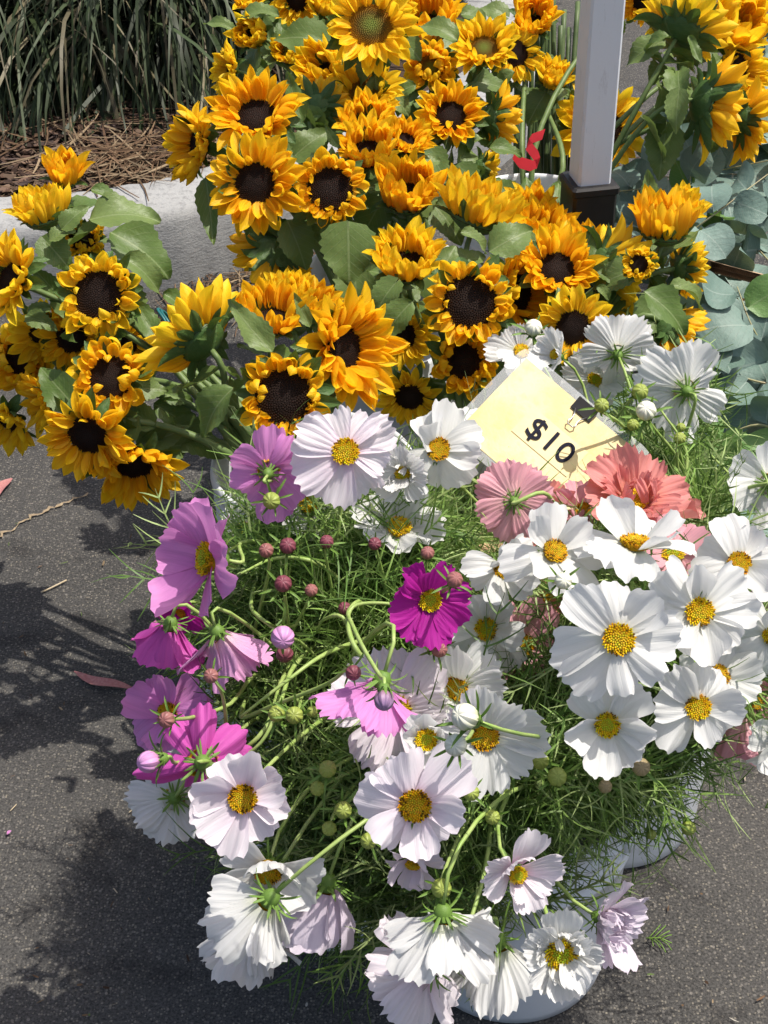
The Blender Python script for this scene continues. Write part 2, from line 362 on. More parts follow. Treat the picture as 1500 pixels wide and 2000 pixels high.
# kerb round the planting bed
KB = [gpt(x, y, 0.0) for x, y in [(-500, 610), (-250, 606), (-50, 602), (150, 590), (330, 565), (430, 541), (520, 512), (620, 476), (730, 428), (860, 370), (1000, 310)]]
KB = [Vector((-14, KB[0].y + .1, 0)), Vector((-6, KB[0].y + .02, 0)), Vector((-2.6, KB[0].y, 0))] + KB + [KB[-1] + Vector((.12, .45, 0)), KB[-1] + Vector((.05, 2.0, 0)), KB[-1] + Vector((-.2, 9, 0))]
KP = spline(KB, 6); V = []; Fc = []
prof = [(0.0, -0.02), (0.008, 0.05), (0.024, 0.145), (0.034, 0.166), (0.05, 0.174), (0.13, 0.178), (0.20, 0.176), (0.21, 0.165), (0.213, 0.08)]
inner = []
for i, p in enumerate(KP):
    tdir = (KP[min(i + 1, len(KP) - 1)] - KP[max(i - 1, 0)]).normalized(); s = Vector((-tdir.y, tdir.x, 0))
    wob = rng.uniform(-0.003, 0.003)
    for k, (o, z) in enumerate(prof):
        V.append(p + s * (o + wob) + Vector((0, 0, z + rng.uniform(-0.002, 0.002))))
    inner.append(p + s * 0.20)
n = len(prof)
for i in range(len(KP) - 1):
    for k in range(n - 1):
        a = i * n + k; Fc.append((a, a + n, a + n + 1, a + 1))
kerb = tag(link('kerb', mesh('kerb', V, Fc, M_CONC)), 'rough grey concrete kerb curving round the planting bed', kind='structure')

# planting bed soil
ctr = Vector((-3.0, 9.0, 0.145)); V = [ctr] + [Vector((p.x, p.y, 0.14)) for p in inner] + [Vector((-14, 14, 0.145))]
Fc = [(0, i, i + 1) for i in range(1, len(V) - 1)] + [(0, len(V) - 1, 1)]
bed = tag(link('planting_bed', mesh('planting_bed', V, Fc, M_SOIL, False)), 'dark soil of the planting bed behind the kerb', kind='structure')

# bark chips and fallen straw in the bed: nobody could count it
def ribbons(P, W):
    """P (n,s,3) centre lines, W (n,s,3) half-width vectors -> verts, quads"""
    n, s, _ = P.shape
    V = np.empty((n, s, 2, 3)); V[:, :, 0] = P + W; V[:, :, 1] = P - W
    idx = np.arange(n * s * 2).reshape(n, s, 2)
    Q = np.stack([idx[:, :-1, 0], idx[:, :-1, 1], idx[:, 1:, 1], idx[:, 1:, 0]], -1).reshape(-1, 4)
    return V.reshape(-1, 3), Q
def inbed(x, y):
    best = min(range(len(KP)), key=lambda i: (KP[i].x - x)**2 + (KP[i].y - y)**2)
    tdir = (KP[min(best + 1, len(KP) - 1)] - KP[max(best - 1, 0)]); s = Vector((-tdir.y, tdir.x, 0)).normalized()
    return (Vector((x, y, 0)) - Vector((KP[best].x, KP[best].y, 0))).dot(s) > 0.225
def bedpoints(n, pxr, pyr):
    out = []
    while len(out) < n:
        g = gpt(rng.uniform(*pxr), rng.uniform(*pyr), 0.15)
        if inbed(g.x, g.y): out.append((g.x, g.y, 0.15))
    return np.array(out)
def litter(base, lmin, lmax, wmin, wmax, zmax, cols, segs=3, tilt=0.25):
    n = len(base); a = nrg.uniform(0, 2 * np.pi, n); L = nrg.uniform(lmin, lmax, n); wd = nrg.uniform(wmin, wmax, n)
    tl = nrg.normal(0, tilt, n); D = np.stack([np.cos(a), np.sin(a), tl], -1); S = np.stack([-np.sin(a), np.cos(a), nrg.normal(0, .4, n)], -1)
    s = np.linspace(-.5, .5, segs + 1); bend = nrg.normal(0, .12, n)
    P = base[:, None] + D[:, None] * (s[None, :, None] * L[:, None, None]) + S[:, None] * ((s**2)[None, :, None] * (L * bend)[:, None, None])
    P[:, :, 2] = np.maximum(P[:, :, 2], base[:, None, 2]) + nrg.uniform(0.0, zmax, n)[:, None]
    W = S[:, None] * (wd[:, None, None] * np.array([.6] + [1] * (segs - 1) + [.5])[None, :, None])
    V, Q = ribbons(P, W); ci = np.array(cols)[nrg.integers(0, len(cols), n)] * nrg.uniform(.6, 1.25, (n, 1))
    return V, Q, np.repeat(ci, (segs + 1) * 2, 0)
def joinq(lst):
    V = np.concatenate([a for a, _, _ in lst]); C = np.concatenate([c for _, _, c in lst]); o = 0; Qs = []
    for a, q, _ in lst: Qs.append(q + o); o += len(a)
    return V, np.concatenate(Qs), C
brown = [(0.09, 0.055, 0.04), (0.14, 0.09, 0.065), (0.05, 0.032, 0.025), (0.17, 0.115, 0.08), (0.11, 0.08, 0.07)]
straw = [(0.17, 0.11, 0.065), (0.13, 0.08, 0.048), (0.27, 0.20, 0.125), (0.10, 0.06, 0.038)]
l1 = litter(bedpoints(12000, (-250, 700), (-100, 420)), 0.01, 0.05, 0.002, 0.008, 0.012, brown)
l2 = litter(bedpoints(420, (-250, 650), (120, 420)), 0.08, 0.32, 0.0012, 0.0032, 0.03, straw, 4, .06)
l3 = litter(bedpoints(260, (150, 480), (290, 400)), 0.08, 0.3, 0.001, 0.0025, 0.035, straw[:3], 4, .05)
V, Q, C = joinq([l1, l2, l3])
tag(link('mulch', quadmesh('mulch', V, Q, M_CHIP, C, False)), 'brown bark mulch and dry straw covering the planting bed', 'mulch', kind='stuff')
# dry needles swept against the kerb foot
pts = []
while len(pts) < 150:
    x = rng.uniform(330, 780); y0 = 565 - (x - 330) * 0.25
    g = gpt(x, y0 + abs(rng.gauss(0, 40)) + 4, 0.006); pts.append((g.x, g.y, 0.006))
V, Q, C = litter(np.array(pts), 0.04, 0.22, 0.0009, 0.0022, 0.008, straw, 4, .02)
pts = [(lambda g: (g.x, g.y, 0.005))(gpt(rng.uniform(1190, 1290), rng.uniform(300, 470), 0.005)) for _ in range(60)]
V2 = litter(np.array(pts), 0.008, 0.035, 0.001, 0.003, 0.004, straw + brown, 2, .02)
pts = [(lambda g: (g.x, g.y, 0.004))(gpt(rng.uniform(-50, 1550), rng.uniform(900, 2050), 0.004)) for _ in range(170)]
V3 = litter(np.array(pts), 0.003, 0.014, 0.0006, 0.0018, 0.001, straw + [(.30, .26, .20), (.10, .14, .05), (.45, .42, .36)], 2, .02)
V, Q, C = joinq([(V, Q, C), V2, V3])
tag(link('needle_litter', quadmesh('needle_litter', V, Q, M_CHIP, C, False)), 'dry brown needles and plant crumbs scattered on the asphalt', 'litter', kind='stuff')

# strappy grass clump
def grass_clump(name, centres, count, label, lo, hi, drop):
    c = np.array([centres[i % len(centres)] for i in range(count)], float)
    a = nrg.uniform(0, 2 * np.pi, count); rr = np.sqrt(nrg.uniform(0, 1, count)) * 0.16
    base = c + np.stack([np.cos(a) * rr, np.sin(a) * rr, np.zeros(count)], -1)
    ha = np.where(nrg.uniform(0, 1, count) < .7, nrg.normal(-2.35, .65, count), a); L = nrg.uniform(lo, hi, count); el = nrg.uniform(rad(18), rad(80), count)
    hd = np.stack([np.cos(ha), np.sin(ha), np.zeros(count)], -1); S = 9
    P = np.zeros((count, S + 1, 3)); P[:, 0] = base; ang = el.copy(); dr = nrg.uniform(*drop, count)
    tw = nrg.normal(0, .09, count)
    for k in range(S):
        hd2 = np.stack([np.cos(ha + tw * k), np.sin(ha + tw * k), np.zeros(count)], -1)
        d = hd2 * np.cos(ang)[:, None]; d[:, 2] = np.sin(ang)
        P[:, k + 1] = P[:, k] + d * (L / S)[:, None]; ang = np.maximum(ang - dr * (0.35 + 0.12 * k), -rad(80))
    P[:, :, 2] = np.maximum(P[:, :, 2], 0.155)
    sd_ = np.stack([-np.sin(ha), np.cos(ha), nrg.normal(0, .5, count)], -1); wd = nrg.uniform(0.003, 0.0065, count)
    prof = np.array([.7, .9, 1, 1, 1, .95, .85, .7, .45, .08])
    V, Q = ribbons(P, sd_[:, None] * (wd[:, None, None] * prof[None, :, None]))
    pal = np.array([(0.05, 0.075, 0.028), (0.07, 0.10, 0.042), (0.035, 0.052, 0.02), (0.10, 0.125, 0.065), (0.22, 0.19, 0.11), (0.065, 0.09, 0.045)])
    pick = nrg.choice(6, count, p=[.26, .20, .24, .08, .15, .07]); col = pal[pick] * nrg.uniform(.4, 1.05, (count, 1))
    root = empty(name, tuple(centres[0]), label, 'grass')
    b = link('blades', quadmesh('blades', V - np.array(centres[0]), Q, M_TINT, np.repeat(col, (S + 1) * 2, 0)), root); b['kind'] = 'stuff'
    return root
def bedc(x, y): g = gpt(x, y, 0.145); return (g.x, g.y, 0.145)
grass_clump('ornamental_grass', [bedc(330, 90), bedc(210, 100), bedc(410, 70), bedc(270, 30)], 2600, 'dense clump of long strappy grass drooping over the mulch, left of the tall sunflowers', 0.5, 1.1, (0.25, 0.75))
grass_clump('ornamental_grass', [bedc(60, 100), bedc(-60, 50), bedc(-190, 90), bedc(10, 10)], 2200, 'darker strappy grass clump at the far left corner of the bed', 0.5, 1.1, (0.25, 0.75))
grass_clump('ornamental_grass', [bedc(560, 10), bedc(650, -60), bedc(780, -110)], 1400, 'strappy grass clump showing between the tall sunflowers and the left grass', 0.5, 0.9, (0.2, 0.6))

# ---------------------------------------------------------------- buckets
BUCKET_PROF = [(0.0, 0.012), (0.118, 0.012), (0.126, 0.0), (0.131, 0.004), (0.134, 0.02), (0.143, 0.20), (0.146, 0.262), (0.151, 0.264), (0.1515, 0.270), (0.147, 0.273), (0.147, 0.290), (0.1525, 0.292), (0.153, 0.298),
               (0.148, 0.301), (0.1485, 0.318), (0.154, 0.320), (0.1545, 0.326), (0.1495, 0.329), (0.150, 0.350), (0.156, 0.352), (0.1575, 0.362), (0.156, 0.370), (0.151, 0.372), (0.147, 0.366), (0.140, 0.20), (0.128, 0.03), (0.0, 0.03)]
BUCKET_PROF = [(r * 0.95, z * 0.40 / 0.37) for r, z in BUCKET_PROF]
bk_me = mesh('bucket_body', *lathe(BUCKET_PROF, 56), M_BUCKET)
hp = [Vector((0.149 * math.cos(a), 0.149 * math.sin(a) * 0.25 - 0.16 * math.sin(a), 0.345 - 0.10 * math.sin(a))) for a in [math.pi * i / 16 for i in range(17)]]
hd_me = mesh('bucket_handle', *tube(hp, 0.002, 6), M_STEEL)
ear_me = mesh('bucket_ear', *box(0.012, 0.03, 0.026, (0.147, 0, 0.345), 0.004), M_BUCKET)
BUCK = {}
def bucket(key, x, y, rot, label):
    r = empty('bucket', (x, y, 0), label, 'bucket', 'white plastic flower buckets'); r.rotation_euler = (0, 0, rot)
    link('body', bk_me, r); link('handle', hd_me, r); link('handle_lug', ear_me, r); link('handle_lug', ear_me, r, Matrix.Rotation(math.pi, 4, 'Z'))
    BUCK[key] = Vector((x, y, 0)); return r
def rimc(x, y): g = gpt(x, y, 0.40); return g.x, g.y
_k = gpt(1018, 1497, 0.33); bucket('K1', _k.x, _k.y, 2.6, 'white plastic bucket at the front with white cosmos hanging over its rim').scale = (0.99, 0.99, 0.825)
bucket('K3', *rimc(630, 1290), 0.4, 'white bucket mostly hidden under the pink and magenta cosmos')
bucket('K2', *rimc(1235, 1150), 1.0, 'white bucket under the coral and white cosmos below the price card')
bucket('M', *rimc(612, 905), 2.2, 'white bucket below the fanned sunflower stems, left of the pink cosmos')
bucket('N', *rimc(985, 760), 0.8, 'white bucket of sunflowers standing behind the price card')
bucket('D', *rimc(760, 530), 0.2, 'white bucket holding the tall sunflowers beside the kerb')
bucket('E', *rimc(1045, 400), 0.9, 'white bucket with red ribbon on its stems beside the tent pole')
for a in BUCK:
    for b in BUCK:
        if a < b and (BUCK[a] - BUCK[b]).length < .32: print('BUCKETS CLOSE', a, b, (BUCK[a] - BUCK[b]).length)

# ---------------------------------------------------------------- tent pole
PY = 2.45
def onplane(x, y): v = F + R * ((x - 750) / FPX) + U * ((1000 - y) / FPX); return CAM + v * (PY / v.y)
top, mid_ = onplane(1182, -60), onplane(1150, 370); axis = (top - mid_).normalized(); pb = mid_ - axis * (mid_.z / axis.z); wpx = 0.0575
PR = empty('tent_pole', pb, 'square white aluminium pole in a black foot, in front of a sunflower', 'pole')
fx = (Vector((1, 0, 0)) - axis * axis.x); fx = (fx.normalized() * math.cos(rad(12)) + axis.cross(fx.normalized()) * math.sin(rad(12)))
MP = frame(axis.cross(fx) * -1, axis, Vector((0, 0, 0)))
Lp = (top - pb).length + 1.0
t345 = 0.0; best = 9
for i in range(400):
    q = pb + axis * (i * 0.004) - Vector((0, wpx / 2, 0)); v = q - CAM; dpt = v.dot(F); py = 1000 - FPX * v.dot(U) / dpt
    if abs(py - 362) < best: best = abs(py - 362); t345 = i * 0.004
link('post', mesh('post', *box(wpx, wpx, Lp - t345 + 0.1, (0, 0, t345 - 0.1 + (Lp - t345 + 0.1) / 2), 0.004), M_ALU, False), PR, MP)
fo = link('foot', mesh('foot', *merge([box(wpx + 0.020, wpx + 0.020, t345 - 0.016, (0, 0, (t345 - 0.016) / 2 + 0.006), 0.005), box(wpx + 0.026, wpx + 0.026, 0.018, (0, 0, t345 - 0.009), 0.004), box(0.16, 0.16, 0.012, (0, 0, 0.006), 0.003)]), M_BLACK, False), PR, MP)

# ---------------------------------------------------------------- cardboard box under the eucalyptus
cb = empty('cardboard_box', (0.90, 2.25, 0), 'open brown cardboard box of eucalyptus, its torn corrugated edge showing among the leaves', 'box'); cb.rotation_euler = (0, 0, rad(-6))
def wallpanel(nm, sx, sy, sz, c):
    link(nm, mesh(nm, *box(sx, sy, sz, c), M_CARD, False), cb)
wallpanel('bottom_panel', 0.62, 0.9, 0.006, (0, 0, 0.006)); wallpanel('side_panel', 0.006, 0.9, 0.25, (-0.31, 0, 0.135)); wallpanel('side_panel', 0.006, 0.9, 0.25, (0.31, 0, 0.135))
wallpanel('side_panel', 0.614, 0.006, 0.25, (0, 0.447, 0.135)); wallpanel('side_panel', 0.614, 0.006, 0.25, (0, -0.447, 0.135))
# corrugated flap edge seen between the leaves
fa, fb = pt(1385, 520, 1.36), pt(1560, 566, 1.36); fx_ = (fb - fa); Lf = fx_.length; nw = 42
V = []; Fc = []
def strip(off, y0, y1, amp, ph=0):
    o = len(V)
    for i in range(nw * 4 + 1):
        s = i / (nw * 4); zz = off + amp * math.sin(s * nw * 2 * math.pi + ph)
        V.append((s * Lf, y0, zz)); V.append((s * Lf, y1, zz))
    for i in range(nw * 4):
        a = o + i * 2; Fc.append((a, a + 1, a + 3, a + 2))
strip(0.009, 0, 0.06, 0); strip(0.0045, 0, 0.06, 0.004); strip(0.0, 0, 0.06, 0); strip(-0.0045, 0, 0.06, 0.004, 1); strip(-0.009, 0, 0.06, 0)
fl = link('flap', mesh('flap', V, Fc, M_CARD, False)); fm = frame(fx_, (U * 0.95 - F * 0.22).normalized(), fa)
fl.parent = cb; cbm = Matrix.Translation((0.90, 2.25, 0)) @ Matrix.Rotation(rad(-6), 4, 'Z'); fl.matrix_basis = cbm.inverted() @ fm
# ================================================================== PLANT PIECES (shared meshes)
def grid(nu, nv, fn):
    V = [fn(i / (nu - 1), -1 + 2 * j / (nv - 1)) for i in range(nu) for j in range(nv)]
    Fc = [(i * nv + j, i * nv + j + 1, (i + 1) * nv + j + 1, (i + 1) * nv + j) for i in range(nu - 1) for j in range(nv - 1)]
    return V, Fc
def bend(x, z, y, k):
    """bend the +X axis upward with total angle k over unit length"""
    if abs(k) < 1e-4: return (x, y, z)
    r = 1 / k; a = x * k
    return (math.sin(a) * (r - z), y, r - math.cos(a) * (r - z))
def sun_petal(k, hw, fold, tw, seed):
    rr = random.Random(seed); ph = rr.uniform(0, 6); tipk = rr.uniform(.9, 1.15)
    def fn(u, v):
        wv = hw * (0.30 + 0.70 * math.sin(math.pi * min(1, u * 0.78 + 0.10)) ** 1.0) * (1 - u ** 7) ** 0.75 * (1 if u > .02 else .6)
        y = v * wv; z = fold * (v * v - 0.3) * wv + 0.030 * math.cos(v * math.pi * 2.0) * math.sin(math.pi * u) * (wv / .2) + 0.018 * math.sin(5 * u + ph + 2 * v)
        a = tw * u; y, z = y * math.cos(a) - z * math.sin(a), y * math.sin(a) + z * math.cos(a)
        return bend(u, z, y, k * (u ** 0.6 * tipk))
    return grid(8, 7, fn)
def petset(name, specs, mat):
    return [mesh(name, *sun_petal(*s), mat) for s in specs]
_flat = [(0.25, .21, .5, .2, 1), (-0.35, .22, .7, -.25, 2), (0.1, .19, .9, .35, 3), (0.5, .21, .4, -.1, 4), (-0.15, .22, .8, .1, 5), (-0.6, .20, .5, .3, 6), (0.7, .20, 1.0, -.4, 7)]
_curl = [(1.5, .30, .7, .3, 11), (0.9, .32, .9, -.4, 12), (-0.7, .30, .6, .5, 13), (2.1, .28, .5, -.2, 14), (0.3, .31, 1.0, .2, 15), (1.2, .34, .4, .6, 16)]
_cup = [(0.35, .20, .9, .12, 21), (0.15, .18, 1.2, -.15, 22), (0.55, .21, .8, .2, 23), (-0.25, .19, 1.0, -.1, 24), (0.3, .17, 1.1, .25, 25), (-0.6, .19, .8, .2, 26), (0.05, .20, .6, -.3, 27)]
PET = {'flat': petset('petal', _flat, M_SUN), 'curl': petset('petal', _curl, M_SUN), 'cup': petset('petal', _cup, M_SUN)}
PETY = {'flat': petset('petal', _flat, M_SUNY), 'curl': petset('petal', _curl, M_SUNY), 'cup': petset('petal', _cup, M_SUNY)}
def bract_shape(k, hw, seed):
    rr = random.Random(seed); ph = rr.uniform(0, 6)
    def fn(u, v):
        wv = hw * max(0.02, (1 - u) ** 0.85 * (0.55 + 1.3 * u)) * (1 if u < .99 else .2)
        return bend(u, 0.5 * abs(v) * wv + .02 * math.sin(4 * u + ph), v * wv, k)
    return grid(6, 5, fn)
BRACT = [mesh('bract', *bract_shape(k, h, i), M_BRACT) for i, (k, h) in enumerate([(0.5, .36), (-0.4, .34), (-1.0, .33), (0.9, .38), (0.1, .30)])]
def leaf_shape(hw, k, fold, heart, seed, serr=0.06):
    rr = random.Random(seed); ph = rr.uniform(0, 6)
    def fn(u, v):
        wv = hw * (math.sin(math.pi * (u ** (0.62 if heart else 0.8))) ** 0.85 * (1.12 - 0.35 * u)) + 0.006
        e = 1 + (serr * ((int(u * 18 + .5) % 2) * 2 - 1) if abs(v) > .99 else 0)
        x = u
        if heart: x = u - 0.10 * abs(v) ** 1.5 * (1 - u) ** 3 * 2
        y = v * wv * e
        z = fold * abs(y) + 0.06 * math.sin(10 * u + ph) * v * v * (1 if v > 0 else -.7) + 0.02 * math.sin(5 * u + ph)
        xx, yy, zz = bend(x, z, y, k)
        return (xx, yy, zz)
    return grid(19, 7, fn)
LEAF = [mesh('leaf', *leaf_shape(h, k, f, hh, i), M_LEAF) for i, (h, k, f, hh) in enumerate([(.30, -.7, .35, 0), (.27, -1.1, .5, 0), (.34, -.4, .3, 1), (.24, .4, .4, 0), (.30, -1.5, .45, 0), (.40, -.35, .25, 1)])]
# sunflower disc: dome packed with florets
def disc_geo(R0, nf, zc, sz, spike):
    V, Fc = [], []
    rings = 9; nn = 28
    for i in range(rings + 1):
        r = R0 * math.sin(i / rings * math.pi / 2 * .98) if i else 0.0
        zz = zc * (1 - (r / R0) ** 2) - (0.12 if i == rings else 0)
        for k in range(nn): V.append((r * math.cos(2 * math.pi * k / nn), r * math.sin(2 * math.pi * k / nn), zz))
    for i in range(rings):
        for k in range(nn):
            a = i * nn + k; b = i * nn + (k + 1) % nn; Fc.append((a, b, b + nn, a + nn))
    for i in range(nf):
        r = R0 * math.sqrt((i + .5) / nf) * .99; a = i * 2.399963; x, y = r * math.cos(a), r * math.sin(a); z = zc * (1 - (r / R0) ** 2)
        s = sz * (0.75 + 0.5 * (r / R0)); h = spike * (0.6 + 0.9 * (r / R0) ** 3); o = len(V)
        for q in range(4): V.append((x + s * math.cos(a + q * math.pi / 2), y + s * math.sin(a + q * math.pi / 2), z - .01))
        V.append((x * 1.01, y * 1.01, z + h)); Fc += [(o + q, o + (q + 1) % 4, o + 4) for q in range(4)]
    return V, Fc
_dg = disc_geo(1.0, 420, 0.16, 0.045, 0.075)
DISC = mesh('disc', *_dg, M_DISC, False); DISCG = mesh('disc', *_dg, M_DISCG, False)
RECEPT = mesh('receptacle', *lathe([(0.12, -0.62), (0.5, -0.50), (0.9, -0.25), (1.04, -0.04), (1.0, 0.02)], 20), M_BRACT)

def stem_mesh(pts, r0, r1, base, mat, n=6):
    k = len(pts); V, Fc = tube([p - base for p in pts], [r0 + (r1 - r0) * i / (k - 1) for i in range(k)], n)
    return mesh('stem', V, Fc, mat)
def stem_path(p0, N, bkey, rr, seg=10, reach=0.30):
    b = BUCK[bkey]; h = Vector((p0.x - b.x, p0.y - b.y, 0)); hl = h.length
    hdir = h / hl if hl > 1e-4 else Vector((1, 0, 0))
    side = Vector((-hdir.y, hdir.x, 0)); off = rr.uniform(-.05, .05); ro = min(hl, 0.105 + rr.uniform(-.03, .015))
    rim = b + hdir * ro + side * off + Vector((0, 0, 0.41)); bot = b - hdir * rr.uniform(.02, .07) + side * (-off) + Vector((0, 0, 0.035))
    L = (p0 - rim).length; tdir = (rim - bot).normalized()
    c1 = p0 - N * (L * reach); c2 = rim + tdir * (L * .35)
    return bez(p0, c1, c2, rim, seg) + [bot], b
KINDS = {  # disc radius, [(count, elevation, length, shape)], jitter, bract elevation
    'open': (0.44, [(21, 5, .62, 'flat'), (20, 20, .58, 'flat'), (8, 42, .46, 'flat')], 11, -5),
    'ring': (0.56, [(19, 5, .50, 'curl'), (18, 28, .44, 'curl'), (10, 50, .34, 'curl')], 20, 0),
    'half': (0.43, [(21, 30, .72, 'cup'), (20, 44, .68, 'cup'), (9, 62, .55, 'cup')], 8, 15),
    'cup': (0.58, [(21, 62, .92, 'cup'), (20, 70, .90, 'cup'), (13, 78, .82, 'cup')], 8, 56),
    'closed': (0.48, [(18, 72, 1.05, 'cup'), (17, 78, 1.0, 'cup'), (9, 86, .9, 'cup')], 7, 62),
}
SUNFL = {}
def sunflower(key, px, py, diam, d, n, kind, bkey, label, green=False, yellow=False, leaves=3, disc=None):
    rr = random.Random(hash_(key)); p = pt(px, py, d); N = facing(n); Rr = diam * d * DK / FPX / 2 * 1.10
    df, layers, jit, bel = KINDS[kind]
    if disc: df = disc
    Rr *= rr.uniform(.95, 1.06); eo = rr.gauss(0, 5); lo = rr.uniform(.9, 1.12); yellow = yellow or rr.random() < .3
    rd = df * Rr; spin = rr.uniform(0, 6.28)
    p0 = p - N * (rd * 0.55)
    path, b = stem_path(p0, N, bkey, rr)
    root = empty('sunflower', b, label, 'sunflower', 'cut sunflowers in buckets')
    base = root.location.copy(); HM = zframe(N, p - base, spin)
    link('disc', DISCG if green else DISC, root, HM @ Matrix.Scale(rd, 4))
    link('receptacle', RECEPT, root, HM @ Matrix.Scale(rd, 4))
    pets = PETY if yellow else PET
    for li, (cnt, el, Lf, shp) in enumerate(layers):
        for i in range(cnt):
            if rr.random() < 0.03: continue
            a = 2 * math.pi * (i + 0.5 * li) / cnt + rr.gauss(0, .07); e = rad(el + eo + rr.gauss(0, jit)); L = Lf * lo * Rr * rr.uniform(.78, 1.15)
            if disc: L *= (1 - df) / (1 - KINDS[kind][0])
            me = rr.choice(pets[shp])
            Mx = HM @ Matrix.Rotation(a, 4, 'Z') @ Matrix.Translation((rd * (.97 - .05 * li), 0, rd * (-.04 + .05 * li))) @ Matrix.Rotation(-e, 4, 'Y') @ Matrix.Rotation(rr.gauss(0, .22), 4, 'X') @ Matrix.Diagonal((L, L * rr.uniform(.85, 1.15), L, 1))
            link('petal', me, root, Mx)
    for i in range(18):
        a = 2 * math.pi * i / 18 + rr.gauss(0, .12); e = rad(bel + rr.gauss(0, 16)); L = Rr * rr.uniform(.42, .74); lay = i % 2
        Mx = HM @ Matrix.Rotation(a, 4, 'Z') @ Matrix.Translation((rd * (.86 - .12 * lay), 0, rd * (-.22 - .10 * lay))) @ Matrix.Rotation(-e, 4, 'Y') @ Matrix.Diagonal((L, L * rr.uniform(.8, 1.1), L, 1))
        link('bract', rr.choice(BRACT), root, Mx)
    link('stem', stem_mesh(path, 0.0042, 0.0062, base, M_STEM), root)
    for i in range(leaves):
        q = path[rr.choice((1, 2, 2, 3, 4))]; a = rr.uniform(0, 6.28); o = N.orthogonal().normalized(); o2 = N.cross(o)
        out = (o * math.cos(a) + o2 * math.sin(a)) + N * rr.uniform(-.2, .5) + Vector((0, 0, .15))
        q_ = out.dot(-F)
        if q_ > -0.1: out = out + F * (q_ + 0.25)          # do not grow straight at the viewer
        Z = (N * .6 + Vector((0, 0, .7)) + Vector((rr.gauss(0, .3), rr.gauss(0, .3), 0))).normalized()
        L = rr.uniform(.05, .09)
        link('leaf', rr.choice(LEAF), root, frame(out, Z, q - base) @ Matrix.Diagonal((L, L, L, 1)))
    SUNFL[key] = root; return root
def hash_(s):
    h = 7
    for ch in s: h = (h * 131 + ord(ch)) % 1000003
    return h
def handleaf(key, x0, y0, x1, y1, d, n, ratio=1.0, kind=None, dd=0.0):
    root = SUNFL[key]; a = pt(x0, y0, d); b_ = pt(x1, y1, d + dd); rr = random.Random(int(x0 * 7 + y1))
    X = b_ - a; L = X.length * 1.08
    me = LEAF[kind if kind is not None else rr.randrange(len(LEAF))]
    link('leaf', me, root, frame(X, facing(n), a - root.location) @ Matrix.Diagonal((L, L * ratio, L, 1)))

